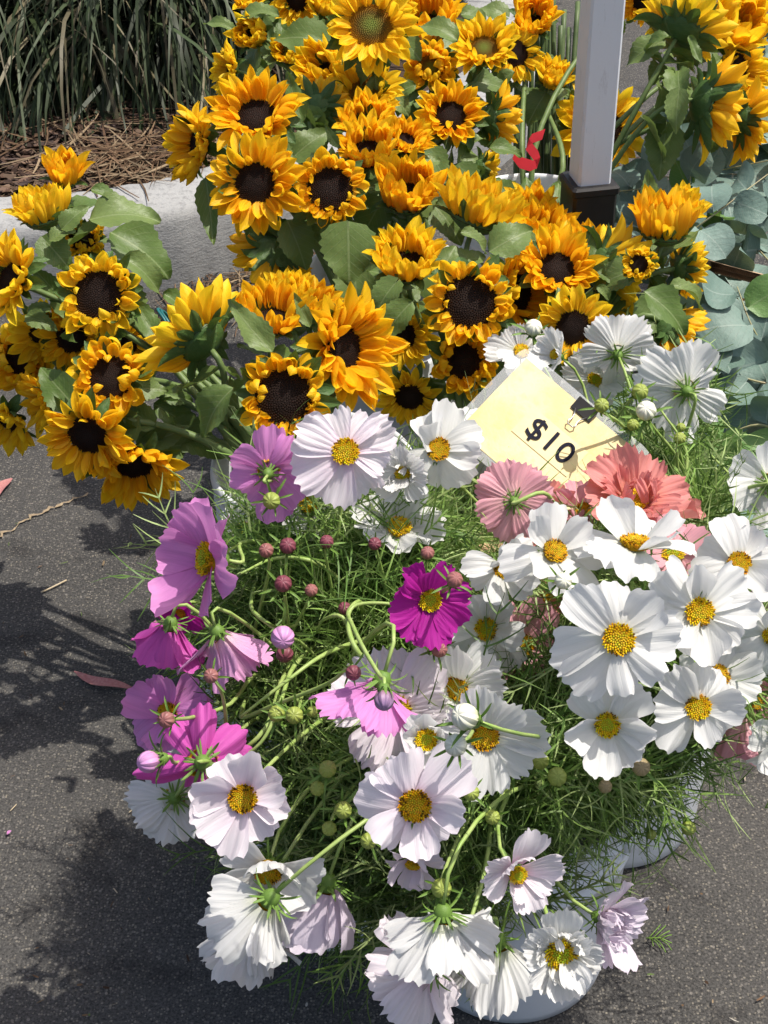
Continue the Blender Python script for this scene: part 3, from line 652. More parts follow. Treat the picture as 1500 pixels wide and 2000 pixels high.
SF = [
 # left bunch, bucket M
 ('A1', 192, 577, 172, 1.10, (-.22, .06), 'ring', 'M', 'round dark-centred sunflower facing us, largest of the left bunch', dict(disc=.54)),
 ('A2', 216, 738, 150, 1.08, (-.05, .12), 'ring', 'M', 'dark-centred sunflower just below the largest one of the left bunch', dict(disc=.52)),
 ('A3', 172, 850, 168, 1.06, (-.14, -.55), 'open', 'M', 'drooping sunflower with half its dark centre covered, low in the left bunch', {}),
 ('A4', 262, 905, 178, 1.09, (.12, -.78), 'half', 'M', 'lowest sunflower of the left bunch, face turned down to the asphalt', {}),
 ('A5', 22, 548, 165, 1.10, (-.55, .15), 'half', 'M', 'yellow sunflower at the left picture edge beside the largest of the bunch', dict(yellow=True)),
 ('A6', 95, 655, 150, 1.20, (.05, -.65), 'open', 'M', 'shaded sunflower hanging face down behind the largest of the left bunch', dict(yellow=True)),
 ('A7', 42, 700, 140, 1.22, (-.15, -.2), 'ring', 'M', 'shaded dark-centred sunflower at the left edge below the yellow one', dict(disc=.45)),
 ('A8', 15, 820, 130, 1.20, (-.4, -.75), 'half', 'M', 'sunflower at the left edge hanging low over the bare asphalt', dict(yellow=True)),
 ('A9', 88, 785, 120, 1.17, (-.85, -.25), 'half', 'M', 'sunflower in profile facing left, behind the drooping one', {}),
 ('A10', 128, 352, 92, 1.15, (0, .78), 'closed', 'M', 'topmost half-opened sunflower of the left bunch, seen against the kerb', dict(leaves=4)),
 ('A11', 88, 425, 118, 1.13, (-.22, .86), 'cup', 'M', 'cupped sunflower just under the topmost bud of the left bunch', {}),
 ('A12', 160, 468, 84, 1.16, (.1, .5), 'ring', 'M', 'small curled sunflower tucked above the largest of the left bunch', {}),
 ('A13', 140, 660, 135, 1.19, (.15, -.1), 'open', 'M', 'sunflower mostly hidden between the two dark-centred ones of the left bunch', {}),
 ('A14', 245, 672, 110, 1.17, (.4, -.5), 'open', 'M', 'sunflower whose shaded petals peep out right of the left bunch', dict(yellow=True)),
 # middle bunch, bucket M
 ('B1', 555, 775, 178, 1.02, (0, -.04), 'ring', 'M', 'big dark-centred sunflower right above the pale pink cosmos', dict(disc=.60)),
 ('B2', 395, 665, 205, 1.06, (-.66, .68, -1), 'half', 'M', 'sunflower seen from behind with petals fanned up to the left', {}),
 ('B3', 530, 628, 138, 1.08, (.05, .74), 'cup', 'M', 'cupped sunflower opening upward above the big dark-centred one', {}),
 ('B4', 672, 680, 205, 1.08, (.72, -.06), 'half', 'M', 'large sunflower in profile facing right beside the big dark-centred one', dict(disc=.40)),
 ('B5', 560, 585, 95, 1.16, (.1, .8), 'cup', 'M', 'small sunflower tip showing behind the upward cupped one', {}),
 ('B6', 608, 600, 90, 1.17, (.3, .7), 'cup', 'M', 'small sunflower between the upward cup and the profile one', {}),
 # bucket N, behind the price card
 ('C1', 918, 590, 168, 1.14, (.05, .02), 'ring', 'N', 'large dark-centred sunflower above and left of the price card', dict(disc=.58)),
 ('C2', 905, 705, 132, 1.16, (.1, -.08), 'ring', 'N', 'smaller dark-centred sunflower directly under the large one by the price card', dict(disc=.48)),
 ('C3', 795, 386, 140, 1.28, (0, .62), 'cup', 'N', 'upright cupped sunflower, upper of two stacked in the middle', {}),
 ('C4', 795, 520, 138, 1.18, (-.02, .60), 'cup', 'N', 'upright cupped sunflower, lower of two stacked in the middle', {}),
 ('C5', 930, 425, 170, 1.26, (.30, .86), 'cup', 'N', 'wide cupped sunflower leaning right above the large dark-centred one', {}),
 ('C6', 1088, 525, 158, 1.18, (.04, .34), 'half', 'N', 'half-open sunflower with dark centre, below the black pole foot', dict(disc=.42)),
 ('C7', 1008, 572, 175, 1.20, (.66, -.10), 'half', 'N', 'sunflower in profile wedged right of the large dark-centred one', {}),
 ('C8', 1120, 640, 150, 1.12, (-.28, -.05), 'open', 'N', 'dark-centred sunflower just above the white cosmos and binder clip', {}),
 ('C9', 1178, 525, 175, 1.19, (.93, .06, -1), 'half', 'N', 'sunflower seen from behind, petals spread to the right below the pole', {}),
 ('C10', 1248, 516, 76, 1.15, (-.16, .02), 'ring', 'N', 'small round dark-centred sunflower near the eucalyptus', dict(disc=.5)),
 ('C11', 1296, 452, 145, 1.18, (.05, .86), 'cup', 'N', 'cupped sunflower with pale tips, rightmost top of the front bunch', {}),
 ('C12', 1330, 525, 115, 1.20, (.95, .08, -1), 'half', 'N', 'sunflower facing away right into the eucalyptus, beside the small round one', {}),
 ('C13', 1300, 640, 135, 1.17, (.66, -.66, -1), 'half', 'N', 'sunflower turned away and down above the white cosmos at right', {}),
 ('C14', 1062, 462, 125, 1.33, (.15, .74), 'cup', 'N', 'cupped sunflower half hidden in front of the black pole foot', {}),
 ('C15', 1150, 515, 118, 1.29, (.2, .8), 'cup', 'N', 'cupped sunflower directly below the black pole foot', {}),
 ('C16', 785, 655, 125, 1.24, (-.1, -.2), 'open', 'N', 'shaded sunflower left of the large dark-centred one, under a broad leaf', {}),
 ('C17', 800, 775, 125, 1.18, (-.1, -.62), 'open', 'N', 'shaded drooping sunflower above the white daisy-like cosmos', dict(yellow=True)),
 ('C18', 1335, 410, 80, 1.22, (.4, .7), 'cup', 'N', 'small sunflower tip right behind the rightmost cup', {}),
 ('C19', 1035, 420, 90, 1.36, (0, .7), 'cup', 'N', 'sunflower top poking up left of the black pole foot', {}),
 # tall bunch, bucket D
 ('D1', 500, 228, 168, 1.29, (-.05, .36), 'half', 'D', 'dark-centred sunflower with raised petals, beside the grass', dict(disc=.46)),
 ('D2', 498, 358, 176, 1.24, (-.10, -.08), 'open', 'D', 'flat open dark-centred sunflower hanging in front of the kerb', dict(disc=.43)),
 ('D3', 645, 370, 148, 1.25, (.05, .02), 'ring', 'D', 'dark-centred sunflower above the heart-shaped leaf', dict(disc=.54)),
 ('D4', 388, 280, 155, 1.33, (-.82, -.02), 'half', 'D', 'sunflower in profile facing left over the mulch', {}),
 ('D5', 535, 490, 150, 1.30, (-.42, -.62, -1), 'half', 'D', 'sunflower seen from behind, hanging below the flat open one', {}),
 ('D6', 724, 50, 165, 1.36, (.05, .12), 'open', 'D', 'open sunflower with a greenish centre at the top', dict(green=True, yellow=True, disc=.46)),
 ('D7', 500, 68, 95, 1.48, (-.45, -.1), 'closed', 'D', 'half-closed sunflower at upper left of the tall bunch', dict(yellow=True)),
 ('D8', 568, 105, 75, 1.50, (-.25, .05), 'closed', 'D', 'small shaded closed sunflower under the upper left one', dict(yellow=True)),
 ('D9', 452, 138, 95, 1.47, (-.88, 0), 'half', 'D', 'small sunflower in profile facing left against the grass', dict(yellow=True)),
 ('D10', 640, 142, 105, 1.44, (-.4, .2), 'closed', 'D', 'closed yellow sunflower left of the greenish-centred one, slightly lower', dict(yellow=True)),
 ('D11', 712, 182, 135, 1.41, (0, .4), 'half', 'D', 'half-open sunflower right below the greenish-centred one', dict(green=True, yellow=True)),
 ('D12', 715, 248, 118, 1.35, (0, .5), 'cup', 'D', 'cupped sunflower in the column below the half-open one', {}),
 ('D13', 720, 300, 118, 1.31, (0, .5), 'cup', 'D', 'cupped sunflower just right of the one above the heart-shaped leaf', {}),
 ('D14', 622, 212, 130, 1.39, (.42, .4, -1), 'half', 'D', 'sunflower turned away, between the grass-side one and the middle column', {}),
 ('D15', 792, 278, 105, 1.37, (.3, .42), 'half', 'D', 'sunflower at the right foot of the middle column', {}),
 ('D16', 842, 132, 98, 1.48, (-.1, -.06), 'ring', 'D', 'small ring sunflower with brown-green centre near the top', dict(green=True, disc=.5)),
 ('D17', 945, 95, 135, 1.48, (-.05, .36), 'half', 'D', 'bright cup sunflower with green centre, top right of the tall bunch', dict(green=True)),
 ('D18', 880, 226, 138, 1.44, (.1, .2), 'half', 'D', 'half-open sunflower below the small ring one', {}),
 ('D19', 960, 232, 118, 1.49, (.94, 0, -1), 'half', 'D', 'sunflower in profile facing right, beside the stems with ribbon', {}),
 ('D20', 935, 330, 80, 1.48, (.8, -.2, -1), 'half', 'D', 'small sunflower facing right, lowest of the tall bunch', dict(yellow=True)),
 ('D21', 835, 55, 125, 1.55, (-.1, .5), 'cup', 'D', 'tall cupped sunflower partly behind a dark leaf at the top', {}),
 ('D22', 1040, 48, 100, 1.60, (0, .3), 'closed', 'E', 'brown-centred closed sunflower left of the pole near the top', {}),
 ('D23', 1075, 160, 80, 1.60, (.3, .5), 'closed', 'E', 'small closed sunflower right next to the pole', dict(yellow=True)),
 ('D24', 580, 2, 95, 1.55, (0, -.3), 'half', 'D', 'sunflower cut by the top edge, left of the greenish-centred one', dict(yellow=True)),
 ('D25', 640, 12, 95, 1.52, (.1, .1), 'closed', 'D', 'closed sunflower touching the top edge beside the greenish-centred one', dict(yellow=True)),
 ('D26', 492, 4, 75, 1.56, (-.2, .2), 'closed', 'D', 'sunflower tip at the top edge next to the grass', dict(yellow=True)),
 ('D27', 1008, 105, 105, 1.58, (.4, -.2), 'open', 'D', 'sunflower peeping out right behind the bright green-centred cup', dict(yellow=True)),
 ('D28', 760, 5, 110, 1.5, (.2, .3), 'half', 'D', 'sunflower at the top edge right behind the greenish-centred one', {}),
 # right bunch, bucket E
 ('E1', 1174, 252, 172, 1.62, (.1, 0), 'open', 'E', 'sunflower half hidden behind the tent pole', dict(yellow=True)),
 ('E2', 1330, 60, 180, 1.48, (.48, .80, -1), 'half', 'E', 'sunflower seen from behind at the top, right of the pole', {}),
 ('E3', 1375, 200, 185, 1.44, (.95, -.12, -1), 'half', 'E', 'large sunflower facing right, seen from behind, right of the pole', {}),
 ('E4', 1450, 235, 135, 1.49, (.96, -.05, -1), 'half', 'E', 'outermost sunflower facing the right picture edge', {}),
 ('E5', 1425, 62, 145, 1.54, (.3, .2), 'closed', 'E', 'closed yellow sunflower in the top right corner', dict(yellow=True)),
 ('E6', 1255, 2, 85, 1.60, (0, -.5), 'half', 'E', 'sunflower drooping from the top edge close beside the pole', {}),
 ('E7', 1440, 130, 120, 1.56, (.6, 0), 'half', 'E', 'sunflower between the corner one and the outermost one', dict(yellow=True)),
]
for row in SF:
    if row[0][0] in 'DE': row[9].setdefault('leaves', 5)
    sunflower(*row[:9], **row[9])
HL = [('A10', 172, 428, 303, 398, 1.13, (.1, .6), 1.0, 0), ('A10', 178, 372, 255, 392, 1.14, (.1, .7), .9, 1), ('A11', 128, 440, 168, 400, 1.11, (.1, .4), 1, 2), ('A11', 95, 470, 140, 440, 1.11, (-.1, .5), 1, 0),
      ('A1', 215, 452, 338, 515, 1.17, (.3, .45), 1.2, 0), ('A1', 240, 505, 330, 548, 1.12, (.2, .5), 1.0, 1), ('A1', 262, 592, 316, 682, 1.10, (.25, .3), .9, 3), ('A1', 318, 575, 402, 612, 1.12, (.1, .5), .8, 4),
      ('A2', 138, 785, 78, 718, 1.11, (-.2, .3), 1.1, 2), ('A12', 90, 472, 138, 525, 1.12, (-.1, .4), 1.2, 2), ('A6', 100, 600, 40, 615, 1.14, (-.2, .5), 1, 0), ('A6', 60, 620, 110, 640, 1.13, (0, .4), 1, 2),
      ('B1', 458, 758, 362, 842, 1.00, (-.2, .35), 1.0, 1), ('B3', 532, 690, 448, 598, 1.03, (.25, .2), .9, 3), ('B3', 605, 640, 575, 578, 1.07, (.1, .2), .8, 3), ('B2', 320, 830, 440, 880, 1.12, (-.1, .4), .9, 0), ('B2', 300, 790, 400, 840, 1.12, (-.1, .4), .9, 1),
      ('D3', 680, 452, 682, 552, 1.21, (0, .12), 1.25, 5), ('D3', 690, 520, 702, 622, 1.28, (.1, .2), 1.1, 2), ('D2', 402, 345, 420, 474, 1.31, (-.1, .05), .7, 3), ('D5', 560, 428, 602, 520, 1.27, (.1, .2), 1.1, 0), ('D5', 588, 438, 642, 486, 1.28, (.2, .1), 1, 1),
      ('C1', 955, 492, 1042, 438, 1.15, (.2, .3), 1.1, 0), ('C5', 900, 455, 965, 470, 1.20, (-.1, .7), 1, 1), ('C1', 805, 588, 742, 652, 1.12, (-.1, .35), 1.1, 0), ('C4', 770, 555, 728, 610, 1.15, (-.3, .3), 1.2, 2), ('C4', 720, 600, 700, 690, 1.26, (-.2, .2), 1.2, 0),
      ('C10', 1258, 568, 1356, 636, 1.11, (.1, .45), 1.0, 0), ('C12', 1308, 562, 1402, 560, 1.16, (.1, .7), .8, 4), ('C11', 1272, 412, 1263, 338, 1.24, (0, .1), 1, 3), ('C9', 1165, 560, 1200, 580, 1.15, (.1, .3), 1, 1), ('C13', 1245, 600, 1265, 660, 1.2, (-.2, .2), 1.2, 2),
      ('D7', 545, 28, 460, 14, 1.46, (0, .6), .8, 0), ('D8', 628, 78, 538, 66, 1.46, (0, .3), 1.2, 2), ('D21', 895, 78, 824, 32, 1.44, (0, .45), 1.0, 0), ('D16', 780, 72, 822, 112, 1.45, (0, .2), 1.4, 2), ('D21', 900, 30, 962, 24, 1.5, (.1, .5), 1.2, 1),
      ('D18', 812, 165, 768, 182, 1.44, (0, .3), 1.2, 0), ('D18', 770, 190, 800, 222, 1.44, (0, .4), 1.3, 2), ('D19', 955, 288, 1022, 290, 1.45, (0, .5), .9, 0), ('D19', 1005, 140, 960, 165, 1.53, (.1, .4), 1, 1), ('D23', 1060, 190, 1030, 240, 1.6, (0, .3), 1.3, 2), ('D23', 1075, 120, 1020, 130, 1.62, (0, .5), 1, 2),
      ('E2', 1300, 78, 1222, 110, 1.46, (-.1, .4), 1, 0), ('E2', 1310, 75, 1248, 68, 1.45, (-.1, .7), .8, 4), ('E3', 1330, 190, 1312, 100, 1.42, (-.4, .2), .9, 4), ('E3', 1325, 185, 1318, 255, 1.41, (-.3, .3), .9, 2), ('E3', 1300, 255, 1288, 345, 1.46, (-.1, .2), 1.1, 2), ('E4', 1410, 255, 1370, 300, 1.5, (0, .3), 1, 0),
      ('E2', 1345, 70, 1365, 130, 1.44, (.2, .3), .7, 3), ('D1', 590, 240, 560, 150, 1.33, (.1, .2), .8, 3), ('D14', 580, 300, 640, 250, 1.36, (.1, .3), 1.1, 2), ('D13', 660, 290, 635, 248, 1.27, (0, .3), .8, 3), ('D26', 460, 60, 400, 30, 1.6, (0, .5), .7, 0), ('C19', 1005, 400, 965, 345, 1.40, (-.1, .4), 1.2, 2), ('C14', 1080, 430, 1095, 350, 1.40, (.1, .4), 1.1, 0), ('C19', 1035, 410, 1030, 345, 1.41, (0, .4), 1.0, 2),
      ('C4', 845, 570, 885, 478, 1.22, (-.1, .3), 1.1, 2), ('C5', 872, 525, 945, 488, 1.24, (.1, .5), 1.1, 0), ('C3', 852, 405, 905, 470, 1.30, (.1, .4), 1.2, 2), ('C3', 740, 400, 700, 470, 1.30, (-.2, .4), 1.2, 5), ('D18', 838, 300, 876, 352, 1.40, (.1, .4), 1.2, 2), ('D15', 800, 335, 856, 300, 1.36, (0, .5), 1.2, 0),
      ('D20', 895, 335, 945, 385, 1.42, (.1, .4), 1.2, 2), ('C14', 992, 452, 1045, 490, 1.28, (.1, .5), 1.1, 0), ('D20', 955, 365, 1005, 405, 1.45, (.1, .5), 1.1, 2), ('D18', 930, 260, 985, 285, 1.50, (.1, .4), 1.2, 0), ('D13', 660, 330, 700, 410, 1.34, (0, .3), 1.2, 2), ('D12', 770, 215, 745, 150, 1.45, (0, .4), 1.2, 2),
      ('D21', 880, 60, 930, 120, 1.62, (0, .4), 1.4, 2), ('D22', 1000, 90, 1060, 130, 1.66, (0, .4), 1.3, 5), ('D22', 985, 30, 940, 10, 1.62, (0, .4), 1.3, 2), ('D27', 1000, 160, 945, 195, 1.6, (0, .4), 1.3, 0), ('D23', 1010, 200, 1075, 235, 1.66, (0, .4), 1.2, 2), ('C6', 1040, 470, 985, 500, 1.24, (-.1, .4), 1.2, 2),
      ('C17', 735, 720, 770, 790, 1.24, (0, .3), 1.2, 2), ('C16', 720, 620, 690, 700, 1.28, (-.1, .3), 1.3, 5), ('C17', 840, 760, 800, 840, 1.22, (.1, .3), 1.2, 0), ('C2', 960, 700, 1010, 750, 1.24, (.1, .3), 1.2, 2), ('C9', 1150, 590, 1215, 640, 1.2, (.1, .4), 1.2, 0), ('C13', 1230, 640, 1270, 720, 1.24, (0, .3), 1.3, 2)]
for h in HL: handleaf(*h)
# ================================================================== COSMOS
def cos_petal(hw, teeth, tdepth, pleat, npl, k, cup, seed, round_=0.13, base=0.13):
    rr = random.Random(seed); ph = rr.uniform(0, 6); skew = rr.uniform(-.06, .06); nv = 19; jt = [rr.uniform(-1, 1) for _ in range(nv)]
    rip = rr.uniform(.03, .085)
    def fn(u, v):
        j = int(round((v + 1) / 2 * (nv - 1)))
        ext = 1 - round_ * abs(v) ** 2.6 - tdepth * (0.5 + 0.5 * math.cos(v * math.pi * teeth + ph * 0)) - 0.35 * tdepth * jt[j] + skew * v
        wv = base + (hw - base) * math.sin(min(1, u * 1.12) * math.pi / 2) ** 1.25
        wv *= 1 - 0.10 * max(0, u - .8) / .2
        x = u * (1 + (ext - 1) * u ** 2.2); y = v * wv
        z = pleat * math.cos(v * math.pi * npl) * min(1, u * 2.5) * (0.35 + .65 * u) + cup * (v * v - .3) * wv + rip * math.sin(4.2 * v + ph) * u ** 3 + .012 * math.sin(6 * u + ph)
        return bend(x, z, y, k)
    return grid(11, nv, fn)
CP = {}
def cpet(t, col):
    key = (t, col)
    if key in CP: return CP[key]
    m = COSM[col]
    if t == 'c': L = [cos_petal(.43, 3, .055, .012, 4, k, c, i) for i, (k, c) in enumerate([(.15, .1), (-.35, .2), (-.6, -.2), (.45, .3), (0, -.3), (-.9, .1), (.7, .55)])]
    elif t == 'f': L = [cos_petal(.43, 4.5, .08, .026, 6, k, c, 20 + i, .07) for i, (k, c) in enumerate([(.2, .1), (-.2, .15), (.4, .2), (0, -.1), (-.4, .2)])]
    elif t == 'n': L = [cos_petal(.27, 3, .05, .02, 3, k, c, 40 + i, .12) for i, (k, c) in enumerate([(.3, .9), (-.5, .6), (.6, 1.2), (-.2, .4), (0, .9)])]
    else: L = [cos_petal(.24, 3, .11, .03, 3, k, c, 60 + i, .1) for i, (k, c) in enumerate([(.8, .5), (-.6, .4), (.3, .9), (1.2, .2)])]
    CP[key] = [mesh('petal', *g, m) for g in L]; return CP[key]
# yellow centre of packed florets
def floret_disc(inner, outer, tip, nf=150):
    V = []; Q = []; C = []
    def add(vs, cs): V.extend(vs); C.extend(cs)
    rings, nn = 6, 24
    for i in range(rings + 1):
        r = .95 * i / rings
        for k in range(nn): V.append((r * math.cos(2 * math.pi * k / nn), r * math.sin(2 * math.pi * k / nn), .30 * (1 - r * r) - (.25 if i == rings else 0))); C.append(tuple(a * .7 for a in outer))
    for i in range(rings):
        for k in range(nn):
            a = i * nn + k; b = i * nn + (k + 1) % nn; Q.append((a, b, b + nn, a + nn))
    rr = random.Random(3)
    for i in range(nf):
        q = math.sqrt((i + .5) / nf); a = i * 2.399963; r = q * .97; x, y = r * math.cos(a), r * math.sin(a); z = .30 * (1 - r * r)
        s = .075 + .02 * q; h = (.10 + .28 * max(0, q - .45)) * rr.uniform(.7, 1.3); dark = q > .55 and rr.random() < .26
        lean = .14 * q; tx, ty = x + math.cos(a) * lean, y + math.sin(a) * lean
        c0 = inner if q < .5 else outer; c0 = tuple(v * rr.uniform(.75, 1.15) for v in c0); c1 = tip if dark else tuple(min(1, v * 1.25) for v in c0)
        o = len(V)
        for lvl, (sx, zz, cc, px, py) in enumerate([(s * .8, z - .03, c0, x, y), (s * .95, z + h * .6, c0, (x + tx) / 2, (y + ty) / 2), (s * .5, z + h, c1, tx, ty)]):
            for k in range(4):
                V.append((px + sx * math.cos(a + k * 1.5708), py + sx * math.sin(a + k * 1.5708), zz)); C.append(cc)
        for lvl in range(2):
            for k in range(4):
                p = o + lvl * 4 + k; p2 = o + lvl * 4 + (k + 1) % 4; Q.append((p, p2, p2 + 4, p + 4))
        Q.append((o + 8, o + 9, o + 10, o + 11))
    return np.array(V), np.array(Q), np.array(C)
FLOR = quadmesh('flower_centre', *(lambda a: (a[0], a[1]))(_f := floret_disc((0.80, 0.56, 0.03), (0.88, 0.55, 0.012), (0.10, 0.035, 0.01))), M_FLORET, _f[2], False)
_g = floret_disc((0.50, 0.54, 0.03), (0.85, 0.58, 0.012), (0.14, 0.05, 0.01)); FLORG = quadmesh('flower_centre', _g[0], _g[1], M_FLORET, _g[2], False)
_h = floret_disc((0.70, 0.44, 0.02), (0.66, 0.36, 0.008), (0.06, 0.02, 0.008), 190); FLORB = quadmesh('flower_centre', _h[0], _h[1], M_FLORET, _h[2], False)
# calyx: green cup with eight thin outer sepals and eight short inner ones
def calyx_geo(Ls, ls, seed, elev=-10):
    rr = random.Random(seed); parts = [lathe([(0.02, -.42), (.16, -.38), (.24, -.22), (.26, -.05), (.2, .05)], 14)]
    for i in range(8):
        for (LL, hw, el, off, kk) in ((Ls, .075, elev + rr.gauss(0, 14), 0, rr.uniform(-1.6, .6)), (ls, .12, elev + 18, .39, .2)):
            def fn(u, v): return bend(u, .3 * abs(v) * hw, v * hw * max(.04, (1 - u) ** .6 * (.55 + 1.4 * u)), kk)
            g = grid(6, 3, fn); M = Matrix.Rotation(i * math.pi / 4 + off + rr.gauss(0, .08), 4, 'Z') @ Matrix.Translation((.2, 0, -.2)) @ Matrix.Rotation(-rad(el), 4, 'Y') @ Matrix.Scale(LL * rr.uniform(.8, 1.15), 4)
            parts.append(([M @ Vector(p) for p in g[0]], g[1]))
    return merge(parts)
CALYX = [mesh('calyx', *calyx_geo(.62, .5, s, e), M_CALYX) for s, e in ((1, -5), (2, 15), (3, -25))]
CALYXUP = [mesh('calyx', *calyx_geo(.9, .55, s, 45), M_CALYX) for s in (5, 6, 7)]
def cosmos(px, py, diam, d, n, e, typ, col, bkey, label, green=False, via=None, disc=.27, ctype='flat'):
    key = label; rr = random.Random(hash_(key)); p = pt(px, py, d); N = facing(n); Rr = diam * d * DK / FPX / 2
    p0 = p - N * (Rr * .22)
    if via:
        b = BUCK[bkey]; vp = [pt(*q) for q in via]; last = vp[-1]
        path = spline([p0, p0 - N * .02] + vp + [b + (last - b) * .25 + Vector((0, 0, .12)) - Vector((0, 0, (last.z) * .25))], 4)
    else: path, b = stem_path(p0, N, bkey, rr, 9, .35)
    root = empty('cosmos_flower', b, label, 'cosmos', 'cut cosmos in buckets'); base = root.location.copy()
    HM = zframe(N, p - base, rr.uniform(0, 6.28)); ke = min(1, max(0, e - 12) / 33)
    link('flower_centre', FLORG if green else rr.choice((FLOR, FLOR, FLORB, FLORB, FLORG)), root, HM @ Matrix.Translation((0, 0, (.05 + .15 * ke) * Rr)) @ Matrix.Scale(Rr * disc * (.95 - .15 * ke), 4))
    link('calyx', rr.choice(CALYX), root, HM @ Matrix.Translation((0, 0, -.02 * Rr)) @ Matrix.Scale(Rr * (.52 + .14 * ke), 4))
    layers = [(8, e, 1.0, typ, 0.0)]
    if typ == 'd': layers = [(8, e, 1.0, 'f', 0.0), (11, e + 28, .62, 'd', .03), (9, e + 48, .48, 'd', .06)]
    for li, (cnt, el, Lf, tt, zo) in enumerate(layers):
        V = cpet(tt, col)
        for i in range(cnt):
            a = 2 * math.pi * i / cnt + rr.gauss(0, .09) + li * .3
            ee = rad(el + (5 if i % 2 else -5) + rr.gauss(0, 9) + (rr.uniform(15, 45) if rr.random() < .09 else 0)); L = Rr * Lf * .97 * rr.uniform(.82, 1.14)
            Mx = HM @ Matrix.Rotation(a, 4, 'Z') @ Matrix.Translation((Rr * disc * (.30 + .38 * ke if li == 0 else 1.0), 0, Rr * (zo + .01 * (i % 2)))) @ Matrix.Rotation(-ee, 4, 'Y') @ Matrix.Rotation(rr.gauss(0, .22), 4, 'X') @ Matrix.Diagonal((L, L * rr.uniform(.82, 1.14), L * rr.uniform(.8, 1.6), 1))
            link('petal', rr.choice(V), root, Mx)
    link('stem', stem_mesh(path, 0.0018, 0.0030, base, M_STEMC, 6), root)
    return root
